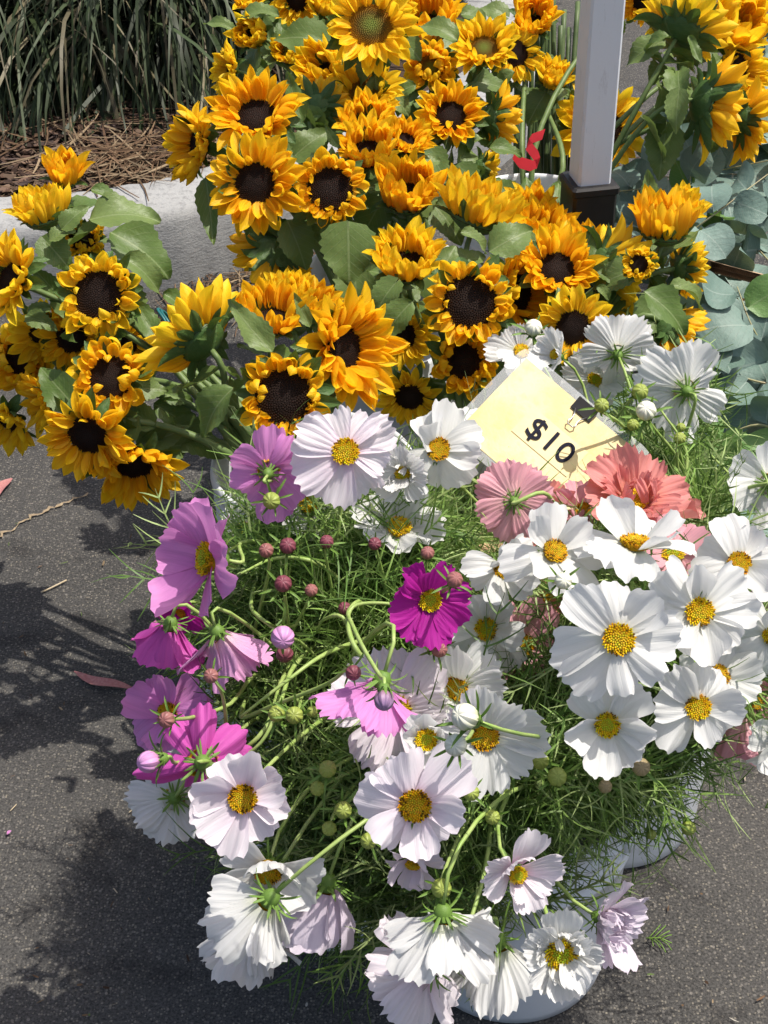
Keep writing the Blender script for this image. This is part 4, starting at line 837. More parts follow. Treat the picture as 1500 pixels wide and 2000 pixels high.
CF = [
 # px, py, diam, depth, facing, petal lift, type, colour, bucket, label
 (675, 882, 200, .84, (0, .02), 6, 'f', 'blush', 'K3', 'large pale blush cosmos with pleated petals, right under the big sunflower'),
 (524, 922, 172, .85, (.05, .38, -1), 12, 'c', 'pink', 'K3', 'pink cosmos seen from behind, green calyx showing, left of the pale blush one', dict(via=[(560, 935, .89), (620, 985, .90), (660, 1050, .93)])),
 (855, 878, 176, .87, (.04, .12), 10, 'c', 'white', 'K2', 'white cosmos with gold centre left of the price card'),
 (788, 925, 122, .86, (-.3, -.25), 15, 'd', 'white', 'K2', 'ruffled double white cosmos beside the pale blush one'),
 (600, 985, 145, .91, (.3, .3), 12, 'f', 'white', 'K3', 'white cosmos half hidden in greenery below the pale blush one'),
 (780, 1036, 190, .89, (0, .68), 22, 'c', 'white', 'K3', 'white cosmos with petals standing up, sunk in the feathery greenery'),
 (415, 1092, 262, .80, (-.84, .08), 24, 'c', 'pink', 'K3', 'big pink cosmos facing left, farthest out over the asphalt', dict(via=[(470, 1060, .86), (540, 1070, .92), (600, 1150, .98)])),
 (332, 1228, 175, .84, (-.15, -.93, -1), 50, 'c', 'hotpink', 'K3', 'deep pink cosmos hanging like a skirt under the big pink one'),
 (428, 1244, 185, .83, (.32, -.87, -1), 50, 'f', 'palepink', 'K3', 'pale pink pleated cosmos hanging beside the deep pink skirt'),
 (330, 1395, 170, .88, (-.4, .2), 10, 'c', 'pink', 'K3', 'pink cosmos mostly covered by buds, low on the left'),
 (396, 1490, 245, .77, (-.05, -.2, -1), 14, 'n', 'hotpink', 'K3', 'bright hot-pink cosmos seen from behind with narrow separate petals', dict(via=[(450, 1480, .80), (520, 1420, .80), (560, 1310, .86), (640, 1250, .95)])),
 (340, 1560, 185, .89, (-.25, -.35, -1), 20, 'f', 'white', 'K3', 'white cosmos at far left, behind the hot-pink one seen from behind'),
 (475, 1558, 214, .70, (0, 0), 8, 'c', 'blush', 'K3', 'white cosmos with faint blush at the lower left, facing us'),
 (525, 1695, 214, .76, (-.04, -.48), 22, 'c', 'white', 'K1', 'nodding white cosmos under the left blush one, centre half covered'),
 (520, 1762, 235, .74, (-.60, -.66, -1), 48, 'f', 'white', 'K1', 'white cosmos hanging, seen from behind with dark green sepals'),
 (490, 1815, 200, .81, (-.28, -.82, -1), 35, 'f', 'white', 'K1', 'fringed white cosmos at the lower left, behind the hanging one'),
 (636, 1735, 230, .78, (-.26, -.90, -1), 58, 'c', 'lilac', 'K1', 'lilac-white bell-shaped cosmos hanging down, next to the dark sepals'),
 (810, 1572, 240, .64, (0, .02), 6, 'c', 'blush', 'K1', 'large blush-white cosmos in the front middle, facing us'),
 (808, 1680, 125, .76, (-.2, -.70), 40, 'c', 'lilac', 'K1', 'small lilac cosmos tucked under the large blush-white one'),
 (1005, 1702, 165, .70, (.30, -.20), 46, 'f', 'blush', 'K1', 'bowl-shaped pale blush cosmos above the bucket rim'),
 (865, 1795, 240, .71, (.0, -.93, -1), 36, 'd', 'white', 'K1', 'double white cosmos hanging like a frilled skirt in front of the bucket'),
 (830, 1893, 250, .75, (-.66, -.52, -1), 34, 'f', 'blush', 'K1', 'pale cosmos hanging lowest at the bottom, seen from behind'),
 (970, 1848, 235, .77, (.05, -.93, -1), 52, 'f', 'white', 'K1', 'white bell-shaped cosmos hanging before the bucket, beside the frilled skirt', dict(via=[(945, 1790, .77), (905, 1680, .82), (930, 1600, .9)])),
 (1095, 1862, 172, .70, (.02, -.02), 14, 'd', 'white', 'K1', 'frilly white cosmos with a big green-gold centre at the bottom', dict(green=True, disc=.38, via=[(1060, 1760, .74), (1035, 1660, .8), (1030, 1580, .88)])),
 (1178, 1795, 190, .76, (.72, -.2), 28, 'd', 'lilac', 'K1', 'ruffled lilac-white cosmos at the right of the bucket'),
 (1207, 1248, 240, .70, (0, .02), 8, 'c', 'white', 'K2', 'largest white cosmos on the right with a twisted petal'),
 (1365, 1195, 214, .74, (0, .04), 8, 'c', 'white', 'K2', 'full white cosmos right of the largest one'),
 (1442, 1102, 180, .78, (.05, .2), 12, 'c', 'white', 'K2', 'white cosmos near the right edge, above the full one'),
 (1080, 1080, 190, .78, (.35, .42), 18, 'c', 'white', 'K2', 'white cosmos tilted right, just below the coral ones'),
 (1240, 1072, 236, .78, (.03, .93), 24, 'c', 'white', 'K2', 'broad white cosmos seen edge-on below the price card'),
 (980, 1108, 155, .81, (.25, -.1), 20, 'c', 'white', 'K2', 'white cosmos partly behind the tilted one, in front of the wooden stake'),
 (950, 1228, 172, .83, (-.1, .0), 14, 'c', 'white', 'K2', 'white cosmos with shaded petals right of the magenta one'),
 (1185, 1415, 190, .72, (0, 0), 10, 'c', 'white', 'K2', 'white cosmos with oval centre below the largest white one'),
 (1362, 1380, 192, .73, (0, -.02), 8, 'c', 'white', 'K2', 'white cosmos with separate spreading petals at lower right'),
 (1402, 1322, 170, .79, (.1, .5), 15, 'c', 'white', 'K2', 'white cosmos lying flatter just behind the spreading one'),
 (1508, 1240, 165, .79, (.1, 0), 10, 'c', 'white', 'K2', 'white cosmos cut by the right edge, beside the full one'),
 (1525, 1445, 165, .79, (.3, -.3), 12, 'c', 'white', 'K2', 'white cosmos cut by the right edge, lowest there'),
 (945, 1436, 216, .73, (.05, -.08), 10, 'f', 'white', 'K1', 'toothed white cosmos behind the cream buds, centre of the bouquet'),
 (890, 1345, 185, .79, (-.08, .15), 15, 'f', 'white', 'K1', 'toothed white cosmos just above the cream buds'),
 (832, 1445, 105, .68, (.02, .16), 52, 'c', 'white', 'K1', 'half-opened small white cosmos with green centre', dict(green=True, disc=.5)),
 (772, 1388, 235, .78, (.02, .04), 12, 'f', 'blush', 'K1', 'wide blush cosmos hidden behind the hanging pink one'),
 (742, 1340, 225, .73, (-.32, -.90, -1), 42, 'f', 'pink', 'K3', 'pink cosmos hanging like an umbrella in the middle'),
 (838, 1172, 176, .77, (.18, .02), 16, 'f', 'magenta', 'K3', 'vivid magenta cosmos with gold centre in the middle'),
 (1004, 978, 156, .86, (.06, .1, -1), 12, 'f', 'rose', 'K2', 'dusty rose cosmos seen from behind at the lower corner of the price card', dict(via=[(1060, 962, .85), (1090, 1000, .88), (1110, 1080, .95)])),
 (1062, 1010, 140, .91, (.2, .5), 25, 'n', 'coral', 'K2', 'orange-coral cosmos behind the dusty rose one'),
 (1238, 985, 205, .87, (.06, .66), 28, 'd', 'coral', 'K2', 'large layered coral cosmos in front of the price card corner'),
 (1140, 1000, 125, .90, (-.2, .5), 35, 'n', 'rose', 'K2', 'small dusty pink cosmos between the rose and the large coral one'),
 (1296, 992, 140, .90, (.4, .45), 30, 'n', 'coral', 'K2', 'coral cosmos with pointed petals right of the large layered one'),
 (1050, 1292, 120, .88, (.2, -.4), 25, 'n', 'coral', 'K2', 'wilting coral cosmos in the dark gap beside the faded rose one'),
 (1475, 1372, 110, .86, (.3, .1), 20, 'n', 'rose', 'K2', 'small rose cosmos peeping out near the right edge below the white ones'),
 (1312, 1082, 180, .84, (0, .5), 12, 'c', 'rose', 'K2', 'rose-pink cosmos with gold centre behind the broad edge-on white one'),
 (1020, 1258, 170, .86, (0, -.15), 15, 'c', 'rose', 'K2', 'faded rose cosmos deep in shade in the middle right'),
 (1450, 1395, 180, .83, (-.2, -.9, -1), 48, 'n', 'rose', 'K2', 'rose cosmos with drooping narrow petals behind the spreading white one'),
 (1338, 762, 185, 1.00, (-.22, .36, -1), 14, 'f', 'white', 'K2', 'white pleated cosmos seen from behind, against the eucalyptus', dict(via=[(1345, 830, 1.0), (1310, 930, 1.02), (1290, 1050, 1.05)])),
 (1205, 690, 150, 1.05, (-.1, .55, -1), 22, 'f', 'white', 'K2', 'white pleated cosmos seen from behind, above the binder clip'),
 (1090, 695, 98, 1.03, (-.72, .3), 50, 'f', 'white', 'K2', 'cup-shaped white cosmos at the top corner of the price card'),
 (1018, 690, 125, 1.10, (0, .5), 25, 'f', 'white', 'K2', 'white cosmos peeking out behind the top of the price card'),
 (1165, 740, 125, 1.08, (-.3, -.15), 10, 'f', 'white', 'K2', 'white cosmos in shade right behind the binder clip'),
 (1262, 722, 85, 1.06, (.2, .5), 35, 'f', 'white', 'K2', 'small white cosmos between the two seen from behind'),
 (1502, 945, 165, .92, (.28, 0, -1), 10, 'c', 'white', 'K2', 'white cosmos seen from behind at the right edge over the eucalyptus', dict(via=[(1440, 960, .93), (1370, 1005, .96), (1290, 1060, 1.0)])),
 (930, 868, 130, 1.0, (.3, .1), 15, 'c', 'white', 'K2', 'white cosmos partly tucked behind the left corner of the price card'),
 (355, 1195, 90, .88, (-.3, -.6), 25, 'c', 'magenta', 'K3', 'small magenta cosmos just below the big pink one'),
 (478, 1035, 115, 1.0, (-.4, .1), 15, 'f', 'white', 'K3', 'white cosmos fringe peeping out left beside the white bucket'),
 (1066, 1165, 100, .87, (.1, .2), 20, 'n', 'coral', 'K2', 'coral cosmos peeping out under the tilted white one'),
 (868, 995, 120, 1.05, (0, .1), 20, 'f', 'white', 'K2', 'white cosmos in deep shade left of the dusty rose one'),
]
for row in CF:
    cosmos(*row[:10], **(row[10] if len(row) > 10 else {}))

# ---------------------------------------------------------------- buds
def bud_geo():
    V, Fc = [], []; nn, nr = 24, 12
    for i in range(nr + 1):
        th = math.pi * i / nr; z = -math.cos(th); r0 = math.sin(th)
        for k in range(nn):
            a = 2 * math.pi * k / nn; r = r0 * (1 - .035 * max(0, math.cos(8 * a)) ** 4); V.append((r * math.cos(a), r * math.sin(a), z * .95 - (.08 if i == nr else 0)))
    for i in range(nr):
        for k in range(nn):
            a = i * nn + k; b = i * nn + (k + 1) % nn; Fc.append((a, b, b + nn, a + nn))
    return V, Fc
_bg = bud_geo(); BUDME = {k: mesh('bud', *_bg, m) for k, m in BUDM.items()}
def bud(px, py, diam, d, n, col, bkey, label, via=None, long=1.0):
    d -= .03; rr = random.Random(hash_(label)); p = pt(px, py, d); N = facing(n); r = diam * d * DK / FPX / 2 * .92; p0 = p - N * (r * 1.05)
    if via:
        b = BUCK[bkey]; vp = [pt(*q) for q in via]; last = vp[-1]
        path = spline([p0, p0 - N * .012] + vp + [b + Vector(((last.x - b.x) * .3, (last.y - b.y) * .3, last.z * .5))], 4)
    else: path, b = stem_path(p0, N, bkey, rr, 9, .30)
    root = empty('cosmos_bud', b, label, 'flower bud', 'cosmos buds'); base = root.location.copy(); HM = zframe(N, p - base, rr.uniform(0, 6))
    link('bud', BUDME[col], root, HM @ Matrix.Diagonal((r * .95, r * .95, r * .86 * long, 1)))
    link('calyx', rr.choice(CALYXUP), root, HM @ Matrix.Translation((0, 0, -r * .75 * long)) @ Matrix.Scale(r * 2.4, 4))
    link('stem', stem_mesh(path, 0.0016, 0.0027, base, M_STEMC, 6), root)
BD = [
 (520, 1075, 34, .86, (-.1, .3), 'rust', 'K3', 'rusty pink bud beside the dark maroon pair, above the greenery'), (562, 1066, 38, .86, (.1, .3), 'maroon', 'K3', 'dark maroon striped bud right of the rusty pink one'),
 (638, 1058, 32, .87, (.1, .4), 'maroon', 'K3', 'round maroon bud alone above the middle of the greenery'), (732, 1062, 30, .87, (0, .1), 'maroon', 'K3', 'small dark bud under the upright white petals'),
 (835, 1080, 32, .86, (0, .5), 'rust', 'K3', 'pinkish bud just above the vivid magenta cosmos'), (888, 1132, 38, .77, (.2, .4), 'rust', 'K3', 'rosy bud at the upper right of the vivid magenta cosmos', dict(via=[(858, 1165, .78), (825, 1235, .82), (780, 1270, .9)])),
 (553, 1140, 40, .85, (0, .4), 'maroon', 'K3', 'maroon bud with pale highlights right of the big pink cosmos'), (608, 1153, 30, .86, (.1, .4), 'rust', 'K3', 'small rusty bud below the lone maroon one'),
 (673, 1188, 30, .86, (-.2, .3), 'maroon', 'K3', 'brownish bud beside the hooked stem'), (552, 1245, 54, .81, (.1, -.3), 'pink', 'K3', 'swollen pink-striped bud about to open, in the middle left', dict(via=[(530, 1222, .82), (490, 1185, .86), (520, 1150, .94)], long=1.1)),
 (556, 1278, 40, .84, (.1, -.5), 'maroon', 'K3', 'magenta bud hanging under the swollen pink-striped one'), (412, 1320, 34, .75, (0, .2), 'rust', 'K3', 'rust-coloured bud in a star of green sepals before the pale pink skirt', dict(via=[(435, 1360, .77), (440, 1420, .80), (420, 1480, .84), (520, 1440, .92)])),
 (325, 1406, 38, .76, (-.3, .1), 'rust', 'K3', 'brown-red bud over the pink cosmos low on the left', dict(via=[(380, 1400, .78), (450, 1375, .82), (520, 1320, .9)])),
 (290, 1488, 50, .76, (-.75, -.1), 'pink', 'K3', 'lilac bud pointing left beside the hot-pink cosmos seen from behind', dict(via=[(345, 1490, .77), (400, 1470, .79), (450, 1440, .84), (540, 1400, .92)], long=1.25)),
 (858, 1268, 38, .80, (.3, .1), 'rust', 'K3', 'green and pink bud under the vivid magenta cosmos'), (690, 1314, 36, .75, (.2, -.2), 'maroon', 'K3', 'dark bud at the end of a long pale stem above the pink umbrella', dict(via=[(640, 1335, .76), (540, 1375, .79), (470, 1400, .84), (520, 1330, .95)])),
 (750, 1368, 46, .68, (0, -.75), 'purple', 'K3', 'purple bud nodding over the pink umbrella cosmos', dict(via=[(742, 1320, .69), (712, 1270, .72), (690, 1225, .76), (680, 1195, .80), (705, 1178, .84), (700, 1260, .95)], long=1.2)),
 (540, 1394, 38, .80, (-.1, .3), 'green', 'K3', 'green bud, left one of the three in a row'), (575, 1397, 40, .79, (0, .2), 'green', 'K3', 'green bud, middle and largest of the three in a row'), (610, 1390, 26, .80, (.1, .3), 'green', 'K3', 'green bud, small right one of the three in a row'),
 (640, 1502, 40, .78, (0, .2), 'green', 'K1', 'flat-topped green bud, topmost of the shaded group left of the front blush cosmos'), (620, 1540, 34, .79, (-.1, .1), 'green', 'K1', 'green bud just below the topmost of the shaded group'), (670, 1582, 40, .77, (.1, .1), 'green', 'K1', 'oval green bud in the middle of the shaded group', dict(long=1.15)),
 (643, 1618, 34, .78, (0, -.1), 'green', 'K1', 'green bud low in the shaded group on a pale stem'), (720, 1642, 38, .77, (0, 0), 'green', 'K1', 'green bud, lowest and nearest the front blush cosmos', dict(long=1.15)),
 (920, 1548, 38, .74, (0, .2), 'green', 'K1', 'yellow-green bud right of the front blush cosmos'), (962, 1596, 34, .76, (0, .1), 'green', 'K1', 'shaded green bud above the pale bowl cosmos'),
 (1055, 1486, 40, .78, (0, .2), 'green', 'K2', 'button-like green bud, upper of two below the toothed white cosmos'), (1088, 1517, 44, .77, (0, .2), 'green', 'K2', 'button-like green bud, lower of two below the toothed white cosmos'),
 (1252, 1498, 42, .78, (0, .15), 'olive', 'K2', 'olive and pink bud right of the white cosmos with oval centre'), (1182, 1536, 32, .80, (0, .1), 'olive', 'K2', 'pinkish bud right below the white cosmos with oval centre'),
 (1100, 1134, 40, .77, (.1, .1), 'white', 'K2', 'cream bud below the tilted white cosmos'), (908, 1400, 62, .64, (-.55, .3), 'white', 'K1', 'opening cream bud with yellow base lying over the toothed white cosmos', dict(long=1.2)), (890, 1455, 52, .65, (-.2, .1), 'white', 'K1', 'cream bud next to the half-opened small white cosmos'),
 (862, 1735, 46, .74, (0, .1), 'green', 'K1', 'pale green bud between the front blush cosmos and the bucket'), (1268, 910, 28, .95, (0, .2), 'green', 'K2', 'round green bud right of the price card corner'), (1175, 792, 34, .97, (0, .2), 'green', 'K2', 'green bud right of the binder clip', dict(via=[(1215, 830, .97), (1240, 880, 1.0), (1230, 960, 1.05)])),
 (1250, 765, 38, 1.0, (.2, .2), 'green', 'K2', 'yellow-green bud under the white cosmos seen from behind'), (1262, 802, 46, .98, (-.2, .3), 'white', 'K2', 'cream-tipped bud starting to open, right of the price card', dict(via=[(1280, 840, .98), (1325, 900, 1.0), (1335, 980, 1.03)])),
 (1236, 830, 28, 1.0, (0, .3), 'green', 'K2', 'small green bud below the cream-tipped one'), (1328, 856, 28, .99, (0, .3), 'green', 'K2', 'small green bud beside the curved stem before the eucalyptus'),
 (530, 978, 40, .86, (-.1, -.1), 'green', 'K3', 'bright green spiky bud below the pink cosmos seen from behind', dict(via=[(560, 930, .87), (620, 940, .89), (665, 1010, .93)])),
 (1345, 1618, 34, .84, (0, -.5), 'green', 'K2', 'green bud with long sepals hanging over the asphalt at right'), (1272, 1630, 24, .86, (0, -.4), 'green', 'K2', 'tiny green bud hanging beside the bucket rim'),
 (1042, 640, 40, 1.08, (0, .4), 'white', 'K2', 'closed white bud against the sunflowers above the price card'), (745, 1292, 24, .82, (0, .2), 'green', 'K3', 'tiny green bud by the foot of the hooked stem'), (1380, 1448, 30, .80, (.1, -.1), 'olive', 'K2', 'olive bud under the spreading white cosmos'),
 (1330, 835, 22, 1.02, (.1, .3), 'green', 'K2', 'tiny green bud right of the cream-tipped one'),
]
for row in BD: bud(*row[:8], **(row[8] if len(row) > 8 else {}))

# ---------------------------------------------------------------- feathery cosmos foliage
def fronds(blobs):
    Ps, Ws, Cs = [], [], []
    for (px, py, rx, ry, d, dr, cnt, light) in blobs:
        n = cnt; u = nrg.normal(0, .5, (n, 2)); dd = d + nrg.uniform(-dr, dr, n)
        xx = px + u[:, 0] * rx; yy = py + u[:, 1] * ry
        base = np.array(CAM)[None] + (np.array(F)[None] + np.array(R)[None] * ((xx - 750) / FPX)[:, None] + np.array(U)[None] * ((1000 - yy) / FPX)[:, None]) * (dd * DK)[:, None]
        D = nrg.normal(0, 1, (n, 3)); D[:, 2] = D[:, 2] * .7 + .15; D /= np.linalg.norm(D, axis=1)[:, None]
        Sd = np.cross(D, nrg.normal(0, 1, (n, 3))); Sd /= np.linalg.norm(Sd, axis=1)[:, None]; Nn = np.cross(D, Sd)
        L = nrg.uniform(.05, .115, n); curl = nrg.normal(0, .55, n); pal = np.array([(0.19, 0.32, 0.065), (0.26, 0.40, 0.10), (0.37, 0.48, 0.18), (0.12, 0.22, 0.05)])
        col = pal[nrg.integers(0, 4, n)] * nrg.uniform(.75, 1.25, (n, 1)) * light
        s = np.linspace(0, 1, 5)
        def curve(o, dv, ln, cv, cvk):
            return o[:, None] + dv[:, None] * (s[None, :, None] * ln[:, None, None]) + cv[:, None] * ((s ** 2)[None, :, None] * (ln * cvk)[:, None, None])
        def addr(P, wv, wd):
            Ps.append(P); Ws.append(wv[:, None] * (wd * np.array([1, 1, .9, .7, .2]))[None, :, None]); Cs.append(col)
        ax = curve(base, D, L, Nn, curl); addr(ax, Sd, .0013)
        for k in range(5):
            t_ = .22 + .17 * k; o = base + D * (L * t_)[:, None] + Nn * (L * curl * t_ ** 2)[:, None]
            for sg in (-1, 1):
                an = nrg.normal(.75, .2, n); dv = D * np.cos(an)[:, None] + Sd * (sg * np.sin(an))[:, None] + Nn * nrg.normal(0, .25, n)[:, None]
                dv /= np.linalg.norm(dv, axis=1)[:, None]; ln = L * nrg.uniform(.28, .6, n) * (1.15 - .12 * k)
                addr(curve(o, dv, ln, Nn * nrg.choice([-1, 1], n)[:, None] + D * .3, nrg.uniform(.1, .95, n)), np.cross(dv, Nn) , .0011)
    P = np.concatenate(Ps); W = np.concatenate(Ws); C = np.concatenate(Cs)
    V, Q = ribbons(P, W); return V, Q, np.repeat(C, 10, 0)
FOL = [
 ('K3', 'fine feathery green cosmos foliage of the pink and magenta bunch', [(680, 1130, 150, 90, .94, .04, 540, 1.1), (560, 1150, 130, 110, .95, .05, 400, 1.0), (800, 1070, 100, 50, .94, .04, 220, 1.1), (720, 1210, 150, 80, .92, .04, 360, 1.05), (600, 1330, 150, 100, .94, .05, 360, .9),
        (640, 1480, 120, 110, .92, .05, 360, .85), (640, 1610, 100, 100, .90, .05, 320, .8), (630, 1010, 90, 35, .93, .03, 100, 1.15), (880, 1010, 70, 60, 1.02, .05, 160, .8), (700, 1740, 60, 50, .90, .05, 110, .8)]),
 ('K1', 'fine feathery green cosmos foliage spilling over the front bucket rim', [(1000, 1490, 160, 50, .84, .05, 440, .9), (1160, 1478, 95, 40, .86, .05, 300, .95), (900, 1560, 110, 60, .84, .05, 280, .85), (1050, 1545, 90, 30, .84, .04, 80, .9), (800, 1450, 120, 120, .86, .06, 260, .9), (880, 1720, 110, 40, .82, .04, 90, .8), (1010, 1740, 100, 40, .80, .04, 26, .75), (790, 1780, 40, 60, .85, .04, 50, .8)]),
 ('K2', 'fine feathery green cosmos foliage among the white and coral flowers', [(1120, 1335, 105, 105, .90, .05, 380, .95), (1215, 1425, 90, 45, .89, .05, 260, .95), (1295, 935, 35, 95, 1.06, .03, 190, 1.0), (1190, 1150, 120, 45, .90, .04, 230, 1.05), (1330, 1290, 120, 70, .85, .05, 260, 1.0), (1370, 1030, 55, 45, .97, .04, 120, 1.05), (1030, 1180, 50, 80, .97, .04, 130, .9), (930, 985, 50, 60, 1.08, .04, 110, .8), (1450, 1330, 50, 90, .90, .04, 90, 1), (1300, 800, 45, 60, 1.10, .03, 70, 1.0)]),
]
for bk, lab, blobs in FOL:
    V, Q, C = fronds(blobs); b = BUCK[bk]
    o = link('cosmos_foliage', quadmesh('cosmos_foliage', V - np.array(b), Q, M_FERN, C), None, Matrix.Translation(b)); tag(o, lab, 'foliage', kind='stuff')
# ================================================================== PRICE CARD
cc = pt(1072, 848, 0.965); ux = (pt(1226, 868, .975) - pt(1014, 690, .985)); uy = (pt(1014, 690, .985) - pt(908, 850, .955))
WX, WY = ux.length, uy.length; Xc = ux.normalized(); Zc = Xc.cross(uy.normalized()).normalized(); Yc = Zc.cross(Xc)
c0 = (pt(1014, 690, .985) + pt(1226, 868, .975) + pt(908, 850, .955) + (pt(908, 850, .955) + ux)) * .25
MC = frame(Xc, Zc, Vector((0, 0, 0)))
PC = empty('price_card', c0, 'yellow laminated price card reading $10, standing tilted among the cosmos', 'sign')
def sheet(nm, w_, h_, z, mat, rnd=0.0, cx=0, cy=0, n=14, warp=0.0004):
    V = []; Fc = []
    for i in range(n + 1):
        for j in range(n + 1):
            x = (i / n - .5) * w_; y = (j / n - .5) * h_
            ax, ay = abs(x) - (w_ / 2 - rnd), abs(y) - (h_ / 2 - rnd)
            if rnd and ax > 0 and ay > 0:
                l = math.hypot(ax, ay)
                if l > rnd: x -= math.copysign(ax - ax * rnd / l, x); y -= math.copysign(ay - ay * rnd / l, y)
            V.append((x + cx, y + cy, z + warp * math.sin((x + cx) * 38) * math.cos((y + cy) * 30) + 4.0 * warp * ((x + cx) / .1) ** 2))
    for i in range(n):
        for j in range(n):
            a = i * (n + 1) + j; Fc.append((a, a + n + 1, a + n + 2, a + 1))
    return link(nm, mesh(nm, V, Fc, mat), PC, MC)
sheet('laminate', WX + .030, WY + .024, -.0006, M_FILM, .009, .003, 0)
pp = sheet('paper', WX, WY, 0.0, M_PAPER)
lx, ly = .004, -.004
sheet('label', .088, .046, .0009, M_LABEL, 0, lx, ly + .004)
fc = bpy.data.curves.new('price_text', 'FONT'); fc.body = '$10'; fc.size = .044; fc.resolution_u = 6; fc.align_x = 'CENTER'; fc.align_y = 'CENTER'; fc.extrude = .00015; fc.offset = .0001; fc.space_character = 1.0
fc.materials.append(M_INK)
_to = bpy.data.objects.new('lettering_source', fc); COL.objects.link(_to); _dg = bpy.context.evaluated_depsgraph_get()
_tm = bpy.data.meshes.new_from_object(_to.evaluated_get(_dg)); bpy.data.objects.remove(_to)
link('lettering', _tm, PC, MC @ Matrix.Translation((lx, ly + .004, 0.0026)))
# binder clip on the top edge
bx_, by_ = WX * .55 - WX / 2, WY / 2
BC = empty('binder_clip', c0 + (Xc * bx_ + Yc * by_), 'black binder clip with bright wire handle on the upper edge of the price card', 'clip')
V, Fc = [], []
pr = [(-.010, -.0035), (-.010, -.002), (.002, .0065), (.006, .0065), (.006, -.0065), (.002, -.0065), (-.010, -.0010)]
pr = [(-.013, .0022), (.003, .0075), (.0045, .0060), (.0045, -.0060), (.003, -.0075), (-.013, -.0022), (-.013, -.0014), (.002, -.0060), (.0032, -.0050), (.0032, .0050), (.002, .0060), (-.013, .0014)]
for sx in (-.0145, .0145): V += [(sx, a, b) for a, b in pr]
k = len(pr); Fc = [(i, (i + 1) % k, (i + 1) % k + k, i + k) for i in range(k)] + [tuple(range(k - 1, -1, -1)), tuple(range(k, 2 * k))]
link('clip_body', mesh('clip_body', V, Fc, M_BLACK, False), BC, MC @ Matrix.Scale(1.05, 4))
for sgn in (1, -1):
    hp = [(-.009, -.011, .0028), (-.0045, -.020, .0045), (-.0040, -.027, .0052), (-.0058, -.031, .0056), (-.0035, -.035, .0058), (.0035, -.035, .0058), (.0058, -.031, .0056), (.0040, -.027, .0052), (.0045, -.020, .0045), (.009, -.011, .0028)]
    link('wire_handle', mesh('wire_handle', *tube([Vector((a, b, c * sgn)) for a, b, c in hp], .0009, 6), M_STEEL), BC, MC @ Matrix.Scale(1.05, 4))
# wooden stake behind the card, down into the bucket
s0, s1 = pt(1000, 940, 1.0), pt(893, 1250, .925)
WS = empty('wooden_stake', s1, 'flat pale wooden stake carrying the price card', 'stake')
link('board', mesh('board', *box((s1 - s0).length, .034, .008, ((s1 - s0).length / 2, 0, 0), .0012), M_WOOD, False), WS, frame(s0 - s1, facing((-.1, .2)), Vector((0, 0, 0))))

# ================================================================== RIBBON, BANDS
def ribbon_strip(pts, wv):
    V = []; Fc = []
    for p, q in zip(pts, wv): V += [p + q, p - q, p - q + F * .0015, p + q + F * .0015]
    for i in range(len(pts) - 1):
        a = i * 4
        for j in range(4): Fc.append((a + j, a + (j + 1) % 4, a + 4 + (j + 1) % 4, a + 4 + j))
    return V, Fc
rb = [pt(x, y, 1.47) for x, y in [(1062, 262), (1036, 272), (1030, 282), (1048, 305), (1052, 318), (1038, 324), (1018, 318), (1004, 300)]]
base = BUCK['E']; RB = empty('red_ribbon', rb[0], 'red ribbon folded in a zigzag round the sunflower stems left of the pole', 'ribbon')
link('band', mesh('band', *ribbon_strip([p - rb[0] for p in rb], [U * .010 + R * .003] * len(rb)), M_RED, False), RB)
rb2 = [pt(x, y, 1.62) for x, y in [(975, 378), (1000, 366), (1040, 372), (1098, 368)]]
RB2 = empty('red_ribbon', rb2[0], 'red band low on the stems behind the cupped sunflowers', 'ribbon'); link('band', mesh('band', *ribbon_strip([p - rb2[0] for p in rb2], [U * .011] * 4), M_RED, False), RB2)
rb3 = [pt(1092, 118, 1.66), pt(1112, 128, 1.66), pt(1108, 142, 1.66)]
RB3 = empty('red_ribbon', rb3[0], 'short end of red ribbon beside the small closed sunflower at the pole', 'ribbon'); link('band', mesh('band', *ribbon_strip([p - rb3[0] for p in rb3], [U * .012] * 3), M_RED, False), RB3)
M_STALK = m_plain('shade_toned_stalk', (0.055, 0.09, 0.03), (0.10, 0.14, 0.05), 30)  # stem green darkened: deep shade inside the tied bunch put into the colour
# extra bare stems of the tied bunch by the pole
for i in range(16):
    x0 = 1004 + i * 6.5 + rng.uniform(-3, 3); a = pt(x0, 395 + rng.uniform(-10, 20), 1.63 + rng.uniform(0, .05)); b_ = pt(x0 + rng.uniform(-6, 30), rng.uniform(-60, 60), 1.62 + rng.uniform(0, .06))
    bot = BUCK['E'] + Vector((rng.uniform(-.06, .06), rng.uniform(-.06, .06), .04)); P = [b_, (a + b_) * .5 + Vector((rng.uniform(-.004, .004), 0, 0)), a, bot]
    r_ = empty('cut_stalk', bot, 'bare green sunflower stem in the tied bunch left of the pole', 'stem', 'bare stems tied with red ribbon')
    link('stalk', mesh('stalk', *tube([p - bot for p in spline(P, 4)], .0055, 7), M_STALK), r_)
